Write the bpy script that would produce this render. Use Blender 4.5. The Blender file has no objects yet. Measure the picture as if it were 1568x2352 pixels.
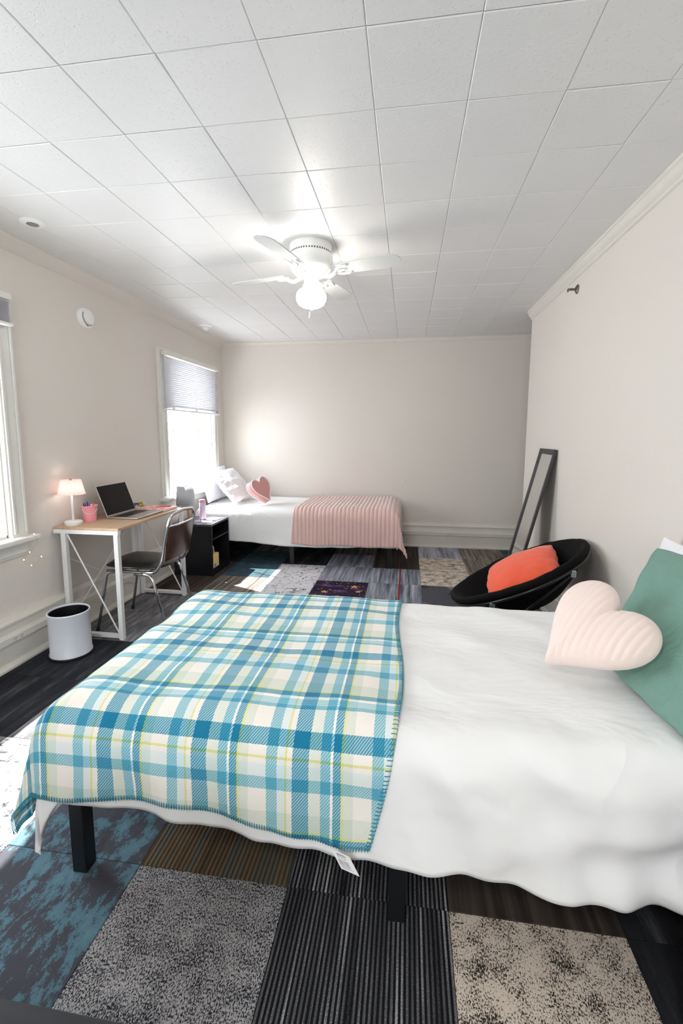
import bpy, bmesh, math, random
from mathutils import Vector, Matrix, noise
random.seed(7)
PI = math.pi
S = bpy.context.scene
COL = S.collection

# ------------------------------------------------------------------ camera
CH = 1.3502
cd = bpy.data.cameras.new('camera')
cam = bpy.data.objects.new('camera', cd); COL.objects.link(cam)
cd.sensor_fit = 'VERTICAL'; cd.sensor_height = 36.0; cd.sensor_width = 24.0
cd.lens = 1034.345 * 36.0 / 2352.0
cd.shift_y = -50.43 / 2352.0
cd.clip_start = 0.05; cd.clip_end = 100
_R = ((0.98941026, 0.14512692, 0.00234784), (-0.02025933, 0.12206553, 0.99231526), (0.14372507, -0.98185446, 0.12371306))
M = Matrix(_R).transposed().to_4x4(); M.translation = Vector((0, 0, CH))
cam.matrix_world = M
S.camera = cam
S.view_settings.view_transform = 'Standard'
S.view_settings.look = 'None'
S.view_settings.gamma = 1.0
S.view_settings.use_curve_mapping = False
S.view_settings.exposure = 1.46
S.cycles.use_denoising = True
S.cycles.max_bounces = 10
S.cycles.diffuse_bounces = 6
S.cycles.glossy_bounces = 4
S.cycles.transparent_max_bounces = 12
S.cycles.sample_clamp_indirect = 6.0
S.cycles.caustics_reflective = False
S.cycles.caustics_refractive = False

# ------------------------------------------------------------------ world, sun, daylight portals
w = bpy.data.worlds.new('daylight'); S.world = w; w.use_nodes = True
bg = w.node_tree.nodes['Background']
bg.inputs['Color'].default_value = (0.94, 0.965, 1.0, 1); bg.inputs['Strength'].default_value = 5.0
sd = bpy.data.lights.new('sun', 'SUN'); sun = bpy.data.objects.new('sun', sd); COL.objects.link(sun)
sd.energy = 9.0; sd.angle = math.radians(0.6); sd.color = (1.0, 0.95, 0.88)
sun.rotation_euler = Vector((0.656, -0.28, -1.0)).to_track_quat('-Z', 'Y').to_euler()
sun.location = (-6, 4, 8)

# room measures (metres, origin on the floor under the camera)
XL, XR, YF, YB, ZC = -2.29, 1.085, 5.44, -2.3, 2.45
XN, YN = 2.0, 4.42            # alcove right side, end of the right wall
WIN = [(1.23, 2.26), (4.04, 5.07)]    # openings in the left wall
WZ0, WZ1 = 0.76, 2.03
WT = 0.28
FILL_WIN = (-1.1, 0.1)            # added opening in the unseen back wall, lets in fill daylight

def portal(loc, sx, sy, direction):
    d = bpy.data.lights.new('daylight_portal', 'AREA'); o = bpy.data.objects.new('daylight_portal', d); COL.objects.link(o)
    d.shape = 'RECTANGLE'; d.size = sx; d.size_y = sy; d.cycles.is_portal = True
    o.location = loc; o.rotation_euler = Vector(direction).to_track_quat('-Z', 'Y').to_euler()
for (a, b) in WIN:
    portal((XL - WT + .01, (a + b) / 2, (WZ0 + WZ1) / 2), b - a, WZ1 - WZ0, (1, 0, 0))
portal(((FILL_WIN[0] + FILL_WIN[1]) / 2, YB - WT + .01, 1.4), FILL_WIN[1] - FILL_WIN[0], 1.5, (0, 1, 0))

# ------------------------------------------------------------------ materials
def lin(c):
    return tuple(((v / 255) / 12.92 if v / 255 <= 0.04045 else (((v / 255) + 0.055) / 1.055) ** 2.4) for v in c) + (1,)

class NT:
    def __init__(s, name):
        s.m = bpy.data.materials.new(name); s.m.use_nodes = True
        s.t = s.m.node_tree; s.b = s.t.nodes['Principled BSDF']; s.o = s.t.nodes['Material Output']
    def n(s, typ, **kw):
        x = s.t.nodes.new(typ)
        for k, v in kw.items():
            if k.startswith('_'): setattr(x, k[1:], v)
            else: x.inputs[k.replace('_', ' ')].default_value = v
        return x
    def l(s, a, b): s.t.links.new(a, b)
    def math(s, op, a, b=None, c=None):
        x = s.t.nodes.new('ShaderNodeMath'); x.operation = op
        for i, v in enumerate((a, b, c)):
            if v is None: continue
            if isinstance(v, (int, float)): x.inputs[i].default_value = v
            else: s.l(v, x.inputs[i])
        return x.outputs[0]
    def mix(s, f, a, b, mode='MIX'):
        x = s.t.nodes.new('ShaderNodeMix'); x.data_type = 'RGBA'; x.blend_type = mode
        for i, v in ((0, f), (6, a), (7, b)):
            if isinstance(v, (int, float, tuple)): x.inputs[i].default_value = v
            else: s.l(v, x.inputs[i])
        return x.outputs[2]
    def ramp(s, f, stops, const=False):
        x = s.t.nodes.new('ShaderNodeValToRGB'); cr = x.color_ramp
        cr.interpolation = 'CONSTANT' if const else 'LINEAR'
        while len(cr.elements) < len(stops): cr.elements.new(0.5)
        for e, (p, c) in zip(cr.elements, stops): e.position = p; e.color = c
        s.l(f, x.inputs[0]); return x.outputs[0]
    def coord(s, kind='Object', scale=(1, 1, 1), rand=False, rot=(0, 0, 0)):
        tc = s.t.nodes.new('ShaderNodeTexCoord'); mp = s.t.nodes.new('ShaderNodeMapping')
        mp.inputs['Scale'].default_value = scale; mp.inputs['Rotation'].default_value = rot
        s.l(tc.outputs[kind], mp.inputs['Vector'])
        if rand:
            oi = s.t.nodes.new('ShaderNodeObjectInfo')
            cx = s.t.nodes.new('ShaderNodeCombineXYZ')
            s.l(s.math('MULTIPLY', oi.outputs['Random'], 37.0), cx.inputs[0]); s.l(s.math('MULTIPLY', oi.outputs['Random'], 91.0), cx.inputs[1])
            s.l(cx.outputs[0], mp.inputs['Location'])
        return mp.outputs[0]
    def noise(s, vec, scale=10, detail=3, rough=.5):
        x = s.n('ShaderNodeTexNoise', Scale=scale, Detail=detail, Roughness=rough); s.l(vec, x.inputs['Vector']); return x.outputs[0]
    def bump(s, h, strength=.2, dist=.002):
        x = s.n('ShaderNodeBump', Strength=strength, Distance=dist); s.l(h, x.inputs['Height']); s.l(x.outputs[0], s.b.inputs['Normal'])
    def set(s, **kw):
        for k, v in kw.items(): s.b.inputs[k.replace('_', ' ')].default_value = v
        return s

MATS = {}
def plain(name, rgb, rough=.5, metal=0, var=.04, nscale=8, bump=0, bscale=60, bdist=.001, spec=None, sheen=0, trans=0, coat=0):
    """one colour with slight procedural variation and relief"""
    if name in MATS: return MATS[name]
    k = NT(name); c = lin(rgb)
    v = k.coord()
    f = k.noise(v, nscale, 4)
    k.l(k.mix(f, tuple(min(1, x * (1 - var)) for x in c[:3]) + (1,), tuple(min(1, x * (1 + var)) for x in c[:3]) + (1,)), k.b.inputs['Base Color'])
    k.set(Roughness=rough, Metallic=metal)
    if spec is not None: k.b.inputs['Specular IOR Level'].default_value = spec
    if sheen: k.b.inputs['Sheen Weight'].default_value = sheen; k.b.inputs['Sheen Roughness'].default_value = .5
    if coat: k.b.inputs['Coat Weight'].default_value = coat; k.b.inputs['Coat Roughness'].default_value = .1
    if bump: k.bump(k.noise(v, bscale, 4, .6), bump, bdist)
    if trans:
        tr = k.n('ShaderNodeBsdfTranslucent'); tr.inputs['Color'].default_value = c
        mx = k.n('ShaderNodeMixShader', Fac=trans); k.l(k.b.outputs[0], mx.inputs[1]); k.l(tr.outputs[0], mx.inputs[2]); k.l(mx.outputs[0], k.o.inputs['Surface'])
    MATS[name] = k.m
    return k.m

def mat_wall():
    k = NT('wall_paint'); v = k.coord()
    f = k.noise(v, 1.3, 5, .6)
    k.l(k.mix(f, lin((219, 213, 206)), lin((224, 218, 212))), k.b.inputs['Base Color'])
    k.set(Roughness=.8); k.b.inputs['Specular IOR Level'].default_value = .18
    a = k.noise(v, 9, 4, .6); b = k.noise(v, 160, 3, .6)
    k.bump(k.math('ADD', k.math('MULTIPLY', a, 3.0), k.math('MULTIPLY', b, .5)), .35, .0025)
    return k.m
def mat_ceiling():
    k = NT('ceiling_tile_paint'); v = k.coord(rand=True)
    k.l(k.mix(k.noise(v, 2, 3), lin((222, 222, 223)), lin((228, 228, 229))), k.b.inputs['Base Color'])
    k.set(Roughness=.42)
    vo = k.n('ShaderNodeTexVoronoi', Scale=95.0); k.l(v, vo.inputs['Vector'])
    pit = k.ramp(vo.outputs['Distance'], [(0, (0, 0, 0, 1)), (.2, (0, 0, 0, 1)), (.34, (1, 1, 1, 1))])
    gate = k.ramp(k.noise(v, 45, 2), [(.45, (0, 0, 0, 1)), (.52, (1, 1, 1, 1))])
    pit = k.math('MAXIMUM', pit, gate)
    h = k.math('ADD', k.math('MULTIPLY', pit, .8), k.noise(v, 70, 3, .6))
    k.bump(h, .45, .0018)
    return k.m
def mat_glass():
    k = NT('window_glass')
    tr = k.n('ShaderNodeBsdfTransparent'); tr.inputs['Color'].default_value = (.95, .97, .97, 1)
    gl = k.n('ShaderNodeBsdfGlossy', Roughness=.02)
    lw = k.n('ShaderNodeLayerWeight', Blend=.5)
    fr = k.math('ADD', k.math('MULTIPLY', k.math('POWER', lw.outputs['Facing'], 5.0), .8), .04)
    mx = k.n('ShaderNodeMixShader'); k.l(fr, mx.inputs[0]); k.l(tr.outputs[0], mx.inputs[1]); k.l(gl.outputs[0], mx.inputs[2])
    k.l(mx.outputs[0], k.o.inputs['Surface'])
    return k.m
def mat_emit(name, rgb, strength, base=(255, 255, 255)):
    k = NT(name); k.set(Base_Color=lin(base), Roughness=.3)
    k.b.inputs['Emission Color'].default_value = lin(rgb); k.b.inputs['Emission Strength'].default_value = strength
    return k.m
def mat_wood(name, c1, c2, rough=.45, axis_scale=(30, 2.2, 30), coat=0):
    k = NT(name); v = k.coord(scale=axis_scale)
    f = k.noise(v, 1.6, 6, .62); g = k.noise(v, 9, 3)
    t = k.math('ADD', k.math('MULTIPLY', f, .75), k.math('MULTIPLY', g, .25))
    k.l(k.ramp(t, [(.33, lin(c1)), (.66, lin(c2))]), k.b.inputs['Base Color'])
    k.set(Roughness=rough)
    if coat: k.b.inputs['Coat Weight'].default_value = coat; k.b.inputs['Coat Roughness'].default_value = .15
    k.bump(t, .12, .0008)
    return k.m
def mat_cloth(name, rgb, rough=.85, weave=1600, fold=.5, fscale=3.2, var=.02, sheen=.1, det=5.0):
    k = NT(name); v = k.coord()
    c = lin(rgb)
    k.l(k.mix(k.noise(v, 5, 3), tuple(x * (1 - var) for x in c[:3]) + (1,), c), k.b.inputs['Base Color'])
    k.set(Roughness=rough); k.b.inputs['Sheen Weight'].default_value = sheen
    v2 = k.coord(scale=(1, 1.8, 1.3), rot=(0, 0, .5))
    d = k.n('ShaderNodeTexNoise', Scale=fscale, Detail=det, Roughness=.55, Distortion=1.1); k.l(v2, d.inputs['Vector'])
    r = k.math('ABSOLUTE', k.math('SUBTRACT', d.outputs[0], .5))
    h = k.math('ADD', k.math('MULTIPLY', r, -1.0), k.math('MULTIPLY', k.noise(v, weave, 1), .006))
    k.bump(h, fold, .03)
    return k.m

def mat_plaid():
    k = NT('plaid_fleece')
    tc = k.n('ShaderNodeTexCoord'); sp = k.n('ShaderNodeSeparateXYZ'); k.l(tc.outputs['UV'], sp.inputs[0])
    jit = k.n('ShaderNodeTexNoise', Scale=260.0, Detail=2.0); k.l(tc.outputs['UV'], jit.inputs['Vector'])
    jj = k.math('MULTIPLY', k.math('SUBTRACT', jit.outputs[0], .5), .0035)
    u = k.math('ADD', sp.outputs[0], jj); v = k.math('ADD', sp.outputs[1], jj)
    strong, mid, med, light = lin((0, 146, 178)), lin((92, 178, 202)), lin((112, 186, 206)), lin((168, 212, 224))
    sage, yel, cream, white = lin((218, 226, 216)), lin((224, 222, 132)), lin((243, 239, 234)), lin((252, 252, 250))
    pale = lin((222, 235, 238))
    P = .2765
    fu = k.math('FRACT', k.math('DIVIDE', k.math('ADD', u, .556 + 10 * P), P))
    a = [(0, strong), (.043, sage), (.074, mid), (.100, white), (.106, strong), (.127, yel), (.133, sage), (.158, cream), (.207, med), (.236, pale), (.256, yel), (.262, cream)]
    ru = k.ramp(fu, [(p / P, c) for p, c in a], True)
    Q = .39
    fv = k.math('FRACT', k.math('DIVIDE', k.math('ADD', k.math('MULTIPLY', v, -1.0), 1.596 + 10 * Q), Q))
    b = [(0, strong), (.020, white), (.032, light), (.058, mid), (.071, cream), (.127, strong), (.166, cream), (.186, yel), (.192, cream), (.205, pale), (.238, med), (.272, cream), (.333, sage), (.383, yel)]
    rv = k.ramp(fv, [(p / Q, c) for p, c in b], True)
    # twill: diagonal alternation of the two yarns
    tw = k.math('SINE', k.math('MULTIPLY', k.math('ADD', u, k.math('MULTIPLY', v, -.8)), 2 * PI / .0075))
    tf = k.math('ADD', k.math('MULTIPLY', tw, .6), .5); tf.node.use_clamp = True
    base = k.mix(tf, ru, rv)
    mul = k.mix(1.0, ru, rv, 'MULTIPLY')
    out = k.mix(.55, base, mul)
    k.l(out, k.b.inputs['Base Color'])
    k.set(Roughness=.95); k.b.inputs['Sheen Weight'].default_value = .15
    nz = k.n('ShaderNodeTexNoise', Scale=900.0, Detail=2.0); k.l(tc.outputs['UV'], nz.inputs['Vector'])
    k.bump(k.math('ADD', k.math('MULTIPLY', tw, .25), nz.outputs[0]), .35, .0012)
    return k.m

def carpet(name, kind):
    k = NT('carpet_' + name)
    v = k.coord(rand=True); vs = k.coord(scale=(1, .035, 1), rand=True); vs2 = k.coord(scale=(1, .12, 1), rand=True)
    pile = k.noise(v, 700, 2); tuft = k.noise(v, 190, 3, .7)
    sepv = k.n('ShaderNodeSeparateXYZ'); k.l(v, sepv.inputs[0])
    def rib(period, sharp=.5):
        return k.math('ADD', k.math('MULTIPLY', k.math('SINE', k.math('MULTIPLY', sepv.outputs[0], 2 * PI / period)), .5), .5)
    L = lambda *c: lin(tuple(min(255, v_ * 1.22) for v_ in c))
    h = tuft; bs = .5
    if kind == 'teal':
        vv = k.coord(scale=(1.6, .8, 1), rand=True)
        f = k.ramp(k.math('ADD', k.math('MULTIPLY', k.noise(vv, 10, 8, .75), .9), k.math('MULTIPLY', k.noise(v, 220, 2), .12)), [(.50, L(68, 68, 75)), (.53, L(78, 104, 116)), (.75, L(98, 128, 137))])
        col = k.mix(.35, f, k.ramp(pile, [(.3, L(30, 32, 38)), (.7, L(150, 160, 165))]), 'OVERLAY')
    elif kind == 'speckle' or kind == 'beige':
        dk, lt = (L(34, 34, 42), L(150, 148, 150)) if kind == 'speckle' else (L(40, 36, 34), L(190, 178, 166))
        vw = k.coord(scale=(1, .55, 1), rand=True)
        a = k.noise(vw, 300, 3, .75); b = k.noise(v, 14, 4, .7)
        s = k.math('ADD', a, k.math('MULTIPLY', k.math('SUBTRACT', b, .5), .55 if kind == 'beige' else .25))
        lo = .435 if kind == 'beige' else .465
        col = k.ramp(s, [(lo, dk), (lo + .06, lt), (.8, lt)])
        h = a
    elif kind == 'brown':
        r = rib(.0145); s = k.noise(vs, 26, 3)
        c = k.ramp(s, [(.35, L(84, 70, 56)), (.5, L(112, 92, 68)), (.58, L(86, 94, 90)), (.7, L(118, 98, 72))])
        col = k.mix(k.math('ADD', k.math('MULTIPLY', r, .6), .2), L(34, 31, 28), c); h = k.math('ADD', r, tuft); bs = .8
    elif kind == 'black':
        r = rib(.0125); s = k.noise(vs, 20, 4, .7); q = k.noise(v, 260, 2, .7)
        c = k.ramp(k.math('ADD', k.math('MULTIPLY', s, .8), k.math('MULTIPLY', q, .25)), [(.41, L(28, 29, 33)), (.55, L(84, 84, 88)), (.66, L(160, 160, 160))])
        col = k.mix(k.ramp(r, [(.42, (0, 0, 0, 1)), (.6, (1, 1, 1, 1))]), L(20, 21, 25), c); h = k.math('ADD', r, tuft); bs = .8
    elif kind == 'dark':
        s = k.noise(vs2, 12, 5, .7)
        col = k.ramp(s, [(.35, L(24, 25, 28)), (.55, L(38, 39, 43)), (.72, L(70, 71, 76))])
        col = k.mix(.25, col, k.ramp(pile, [(.3, L(40, 40, 40)), (.7, L(210, 210, 210))]), 'OVERLAY')
    elif kind == 'white':
        a = k.noise(k.coord(scale=(3.5, 1, 1), rand=True), 9, 7, .75)
        a2 = k.noise(k.coord(scale=(1, 5, 1), rand=True), 6, 6, .75)
        m = k.math('MAXIMUM', a, a2)
        col = k.ramp(m, [(.2, L(196, 194, 198)), (.56, L(176, 174, 178)), (.60, L(62, 60, 66)), (.75, L(40, 38, 44))])
    elif kind == 'bluegrey':
        s = k.noise(vs, 34, 6, .75); t = k.noise(vs2, 8, 3)
        col = k.ramp(k.math('ADD', k.math('MULTIPLY', s, .7), k.math('MULTIPLY', t, .35)), [(.36, L(58, 60, 70)), (.5, L(112, 114, 126)), (.62, L(158, 160, 172)), (.75, L(92, 92, 100))])
    elif kind == 'redline':
        s = k.noise(vs, 30, 5, .7)
        col = k.ramp(s, [(.38, L(60, 62, 72)), (.52, L(110, 114, 124)), (.66, L(150, 152, 160))])
        oc = k.n('ShaderNodeTexCoord'); sx = k.n('ShaderNodeSeparateXYZ'); k.l(oc.outputs['Object'], sx.inputs[0])
        d = k.math('LESS_THAN', k.math('ABSOLUTE', k.math('SUBTRACT', sx.outputs[0], .045)), .007)
        col = k.mix(d, col, L(120, 34, 38))
    elif kind == 'galaxy':
        a = k.noise(k.coord(scale=(1, 2.2, 1), rot=(0, 0, .7), rand=True), 5, 4)
        col = k.ramp(a, [(.4, L(30, 24, 38)), (.58, L(44, 32, 54)), (.66, L(96, 62, 110))])
        vo = k.n('ShaderNodeTexVoronoi', Scale=34.0); k.l(v, vo.inputs['Vector'])
        dot = k.math('LESS_THAN', vo.outputs['Distance'], .16)
        col = k.mix(dot, col, k.mix(.5, L(190, 150, 90), vo.outputs['Color']))
    elif kind == 'leaf':
        vo = k.n('ShaderNodeTexVoronoi', Scale=4.5); k.l(v, vo.inputs['Vector'])
        sp2 = k.n('ShaderNodeSeparateColor'); k.l(vo.outputs['Color'], sp2.inputs[0])
        col = k.ramp(sp2.outputs[0], [(0, L(66, 66, 72)), (.35, L(98, 100, 104)), (.6, L(84, 76, 98)), (.85, L(52, 52, 58))], True)
        col = k.mix(.3, col, k.ramp(pile, [(.3, L(40, 40, 40)), (.7, L(210, 210, 210))]), 'OVERLAY')
    elif kind == 'streak':
        s = k.noise(vs, 30, 6, .75)
        col = k.ramp(s, [(.36, L(62, 56, 52)), (.5, L(104, 98, 92)), (.64, L(134, 128, 122)), (.75, L(70, 66, 62))])
    elif kind == 'grey':
        s = k.noise(vs2, 24, 5, .75)
        col = k.ramp(s, [(.36, L(62, 62, 66)), (.55, L(104, 103, 106)), (.7, L(140, 138, 140))])
    elif kind == 'darkbrown':
        s = k.noise(vs, 30, 4)
        col = k.ramp(s, [(.4, L(44, 38, 36)), (.6, L(66, 58, 54))])
    k.l(col, k.b.inputs['Base Color'])
    k.set(Roughness=.95); k.b.inputs['Specular IOR Level'].default_value = .15
    k.bump(k.math('ADD', h, k.math('MULTIPLY', pile, .4)), bs, .004)
    return k.m

WALL = mat_wall(); CEIL = mat_ceiling(); GLASS = mat_glass()
TRIM = plain('trim_paint', (222, 218, 210), .35, bump=.1, bscale=20)
WINP = plain('window_paint', (226, 225, 220), .55, bump=.1, bscale=20)
WHITEP = plain('white_plastic', (236, 236, 236), .35)
WMETAL = plain('white_metal', (232, 232, 232), .3)
CHROME = plain('chrome', (215, 218, 222), .12, metal=1, var=.02)
BLKMET = plain('black_metal', (16, 17, 20), .45, bump=.1)
BLKWOOD = mat_wood('black_wood', (10, 11, 14), (26, 28, 36), .35, (3, 40, 3))
BLKTOP_SUNLIT = mat_wood('black_wood_sunlit', (58, 57, 68), (78, 77, 92), .3, (30, 3, 3))  # black wood lightened: sunlight on the far nightstand top put into the colour
DUVET = mat_cloth('white_duvet_cotton', (238, 238, 239), fold=.7, fscale=1.8, det=3.2)
PILLOWW = mat_cloth('white_pillow_cotton', (240, 239, 244), fscale=6, fold=.4)

# ------------------------------------------------------------------ mesh helpers
ORG = {}
class MB:
    """collects geometry given in world coordinates, links it as ONE mesh object"""
    def __init__(s): s.v = []; s.f = []; s.uv = None
    def add(s, verts, faces):
        n = len(s.v); s.v += [tuple(p) for p in verts]; s.f += [tuple(i + n for i in f) for f in faces]; return s
    def box(s, x0, x1, y0, y1, z0, z1, rot=0, piv=None):
        vs = [(x, y, z) for x in (x0, x1) for y in (y0, y1) for z in (z0, z1)]
        if rot:
            c, q = math.cos(rot), math.sin(rot); px, py = piv
            vs = [(px + (x - px) * c - (y - py) * q, py + (x - px) * q + (y - py) * c, z) for x, y, z in vs]
        return s.add(vs, [(0, 1, 3, 2), (4, 6, 7, 5), (0, 4, 5, 1), (2, 3, 7, 6), (0, 2, 6, 4), (1, 5, 7, 3)])
    def bar(s, a, b, w_, h_, up=(0, 0, 1)):
        """rectangular bar from a to b"""
        a, b = Vector(a), Vector(b); d = (b - a).normalized(); u = Vector(up)
        if abs(d.dot(u)) > .95: u = Vector((0, 1, 0))
        r = d.cross(u).normalized(); u = r.cross(d).normalized()
        vs = [p + r * (i * w_ / 2) + u * (j * h_ / 2) for p in (a, b) for i in (-1, 1) for j in (-1, 1)]
        return s.add(vs, [(0, 1, 3, 2), (4, 6, 7, 5), (0, 4, 5, 1), (2, 3, 7, 6), (0, 2, 6, 4), (1, 5, 7, 3)])
    def tube(s, pts, r, n=10, closed=False):
        pts = [Vector(p) for p in pts]; m = len(pts)
        rr = r if isinstance(r, (list, tuple)) else [r] * m
        prev = None; rings = []
        for i, p in enumerate(pts):
            if closed: d = pts[(i + 1) % m] - pts[i - 1]
            else: d = pts[min(i + 1, m - 1)] - pts[max(i - 1, 0)]
            d.normalize()
            if prev is None:
                u = Vector((0, 0, 1)) if abs(d.z) < .9 else Vector((1, 0, 0))
                u = (u - d * u.dot(d)).normalized()
            else: u = (prev - d * prev.dot(d)).normalized()
            prev = u; q = d.cross(u)
            rings.append([p + (u * math.cos(2 * PI * k / n) + q * math.sin(2 * PI * k / n)) * rr[i] for k in range(n)])
        vs = [v for R in rings for v in R]; fs = []
        for i in range(m if closed else m - 1):
            j = (i + 1) % m
            for k in range(n): fs.append((i * n + k, i * n + (k + 1) % n, j * n + (k + 1) % n, j * n + k))
        if not closed: fs += [tuple(range(n))[::-1], tuple((m - 1) * n + k for k in range(n))]
        return s.add(vs, fs)
    def lathe(s, prof, c, n=32, axis='z', cap=True):
        """prof: list of (radius, height)"""
        cx, cy, cz = c; vs = []; fs = []
        for r, h in prof:
            for k in range(n):
                a = 2 * PI * k / n; p, q = r * math.cos(a), r * math.sin(a)
                vs.append({'z': (cx + p, cy + q, cz + h), 'x': (cx + h, cy + p, cz + q), 'y': (cx + p, cy + h, cz + q)}[axis])
        for i in range(len(prof) - 1):
            for k in range(n): fs.append((i * n + k, i * n + (k + 1) % n, (i + 1) * n + (k + 1) % n, (i + 1) * n + k))
        if cap: fs += [tuple(range(n))[::-1], tuple((len(prof) - 1) * n + k for k in range(n))]
        return s.add(vs, fs)
    def prism(s, poly, a, b, fn):
        """poly 2D outline swept between parameter a and b; fn(p, t) -> 3D"""
        n = len(poly); vs = [fn(p, a) for p in poly] + [fn(p, b) for p in poly]
        return s.add(vs, [(i, (i + 1) % n, n + (i + 1) % n, n + i) for i in range(n)] + [tuple(range(n))[::-1], tuple(range(n, 2 * n))])
    def grid(s, nu, nv, fn):
        n0 = len(s.v); vs = [fn(i / nu, j / nv) for i in range(nu + 1) for j in range(nv + 1)]
        return s.add(vs, [(i * (nv + 1) + j, (i + 1) * (nv + 1) + j, (i + 1) * (nv + 1) + j + 1, i * (nv + 1) + j + 1) for i in range(nu) for j in range(nv)])
    def build(s, name, mat, parent=None, smooth=False, bevel=0, uv=None, org=None, solid=0, fixn=True, auto=None):
        o0 = Vector(ORG.get(parent.name, (0, 0, 0))) if parent else (Vector(org) if org else Vector((0, 0, 0)))
        me = bpy.data.meshes.new(name); me.from_pydata([tuple(Vector(p) - o0) for p in s.v], [], s.f)
        if uv:
            ul = me.uv_layers.new(name='UVMap')
            for l in me.loops: ul.data[l.index].uv = uv[l.vertex_index]
        if fixn:
            bm = bmesh.new(); bm.from_mesh(me); bmesh.ops.recalc_face_normals(bm, faces=bm.faces); bm.to_mesh(me); bm.free()
        if smooth: me.polygons.foreach_set('use_smooth', [True] * len(me.polygons))
        if auto: me.polygons.foreach_set('use_smooth', [True] * len(me.polygons)); me.set_sharp_from_angle(angle=math.radians(auto))
        me.materials.append(mat)
        o = bpy.data.objects.new(name, me); COL.objects.link(o)
        if parent: o.parent = parent
        else: o.location = o0
        ORG[o.name] = tuple(o0)
        if solid:
            m = o.modifiers.new('thickness', 'SOLIDIFY'); m.thickness = abs(solid); m.offset = -1 if solid > 0 else 1
        if bevel:
            m = o.modifiers.new('bevel', 'BEVEL'); m.width = bevel; m.segments = 2; m.limit_method = 'ANGLE'
        return o

def thing(name, label, cat, loc, group=None):
    o = bpy.data.objects.new(name, None); COL.objects.link(o); o.location = loc; o.empty_display_size = .05
    ORG[o.name] = tuple(loc); o['label'] = label; o['category'] = cat
    if group: o['group'] = group
    return o
def tag(o, label, cat, group=None):
    o['label'] = label; o['category'] = cat
    if group: o['group'] = group
    return o
def struct(o, label=None):
    o['kind'] = 'structure'
    if label: o['label'] = label
    return o
def B(*a, **k): return MB().box(*a, **k)
def arc(cx, cy, r, a0, a1, n): return [(cx + r * math.cos(a0 + (a1 - a0) * i / n), cy + r * math.sin(a0 + (a1 - a0) * i / n)) for i in range(n + 1)]
def fillet(pts, r, n=6):
    """round the inner corners of a 3D polyline"""
    P = [Vector(p) for p in pts]; out = [P[0]]
    for i in range(1, len(P) - 1):
        a, b, c = P[i - 1], P[i], P[i + 1]; d1 = (a - b); d2 = (c - b); q = min(r, d1.length * .45, d2.length * .45)
        p1 = b + d1.normalized() * q; p2 = b + d2.normalized() * q
        for k in range(n + 1):
            t = k / n; out.append(p1 * (1 - t) ** 2 + b * 2 * t * (1 - t) + p2 * t * t)
    return out + [P[-1]]
def smooth01(a, b, x):
    t = max(0, min(1, (x - a) / (b - a))); return t * t * (3 - 2 * t)
def nz(x, y, z=0): return noise.noise(Vector((x, y, z)))

# ------------------------------------------------------------------ room shell
def wall_with_openings(name, ops, lo, hi, place):
    """place(a0,a1,z0,z1) adds one block of the wall"""
    mb = MB(); cuts = sorted(ops); a = lo
    for (p, q, z0, z1) in cuts:
        place(mb, a, p, 0, ZC + .1); place(mb, p, q, 0, z0); place(mb, p, q, z1, ZC + .1); a = q
    place(mb, a, hi, 0, ZC + .1)
    return mb
wl = wall_with_openings('wall_left', [(a, b, WZ0, WZ1) for a, b in WIN], YB - WT, YF + .1, lambda m, a, b, z0, z1: m.box(XL - WT, XL, a, b, z0, z1)).build('wall_left', WALL)
struct(wl, 'long cream plaster wall with the windows')
struct(B(XL, XN, YF, YF + .15, 0, ZC + .1).build('wall_far', WALL), 'cream far wall behind the second bed')
struct(B(XR, XR + .14, YB, YN, 0, ZC + .1).build('wall_right', WALL, bevel=.004), 'cream right wall ending before the alcove')
struct(B(XN, XN + .1, YN - .1, YF, 0, ZC + .1).build('wall_alcove', WALL))
struct(B(XR + .14, XN, YN - .1, YN, 0, ZC + .1).build('wall_return', WALL))
struct(wall_with_openings('wall_back', [(FILL_WIN[0], FILL_WIN[1], .65, 2.15)], XL, XR, lambda m, a, b, z0, z1: m.box(a, b, YB - WT, YB, z0, z1)).build('wall_back', WALL))

# ceiling: backing slab + individual tiles
ceil = struct(B(XL, XN, YB, YF, ZC + .012, ZC + .1).build('ceiling', CEIL), 'white tiled ceiling')
TX, TY, TOX, TOY = .3091, .3201, -1.372, 1.3675
def tile_mesh(w_, d_, h=.012, c=.0028):
    v = []; f = []
    for (i, z) in ((0, h), (0, c * .7), (c, 0)):
        v += [(-w_ / 2 + i, -d_ / 2 + i, z), (w_ / 2 - i, -d_ / 2 + i, z), (w_ / 2 - i, d_ / 2 - i, z), (-w_ / 2 + i, d_ / 2 - i, z)]
    for k in range(2):
        for i in range(4): f.append((k * 4 + i, k * 4 + (i + 1) % 4, k * 4 + 4 + (i + 1) % 4, k * 4 + 4 + i))
    f.append((8, 9, 10, 11))
    me = bpy.data.meshes.new('ceiling_tile'); me.from_pydata(v, [], f)
    bm = bmesh.new(); bm.from_mesh(me); bmesh.ops.recalc_face_normals(bm, faces=bm.faces)
    bm.to_mesh(me); bm.free(); me.materials.append(CEIL)
    return me
full_tile = tile_mesh(TX - .0012, TY - .0012)
cache = {}
rest = MB()
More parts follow.
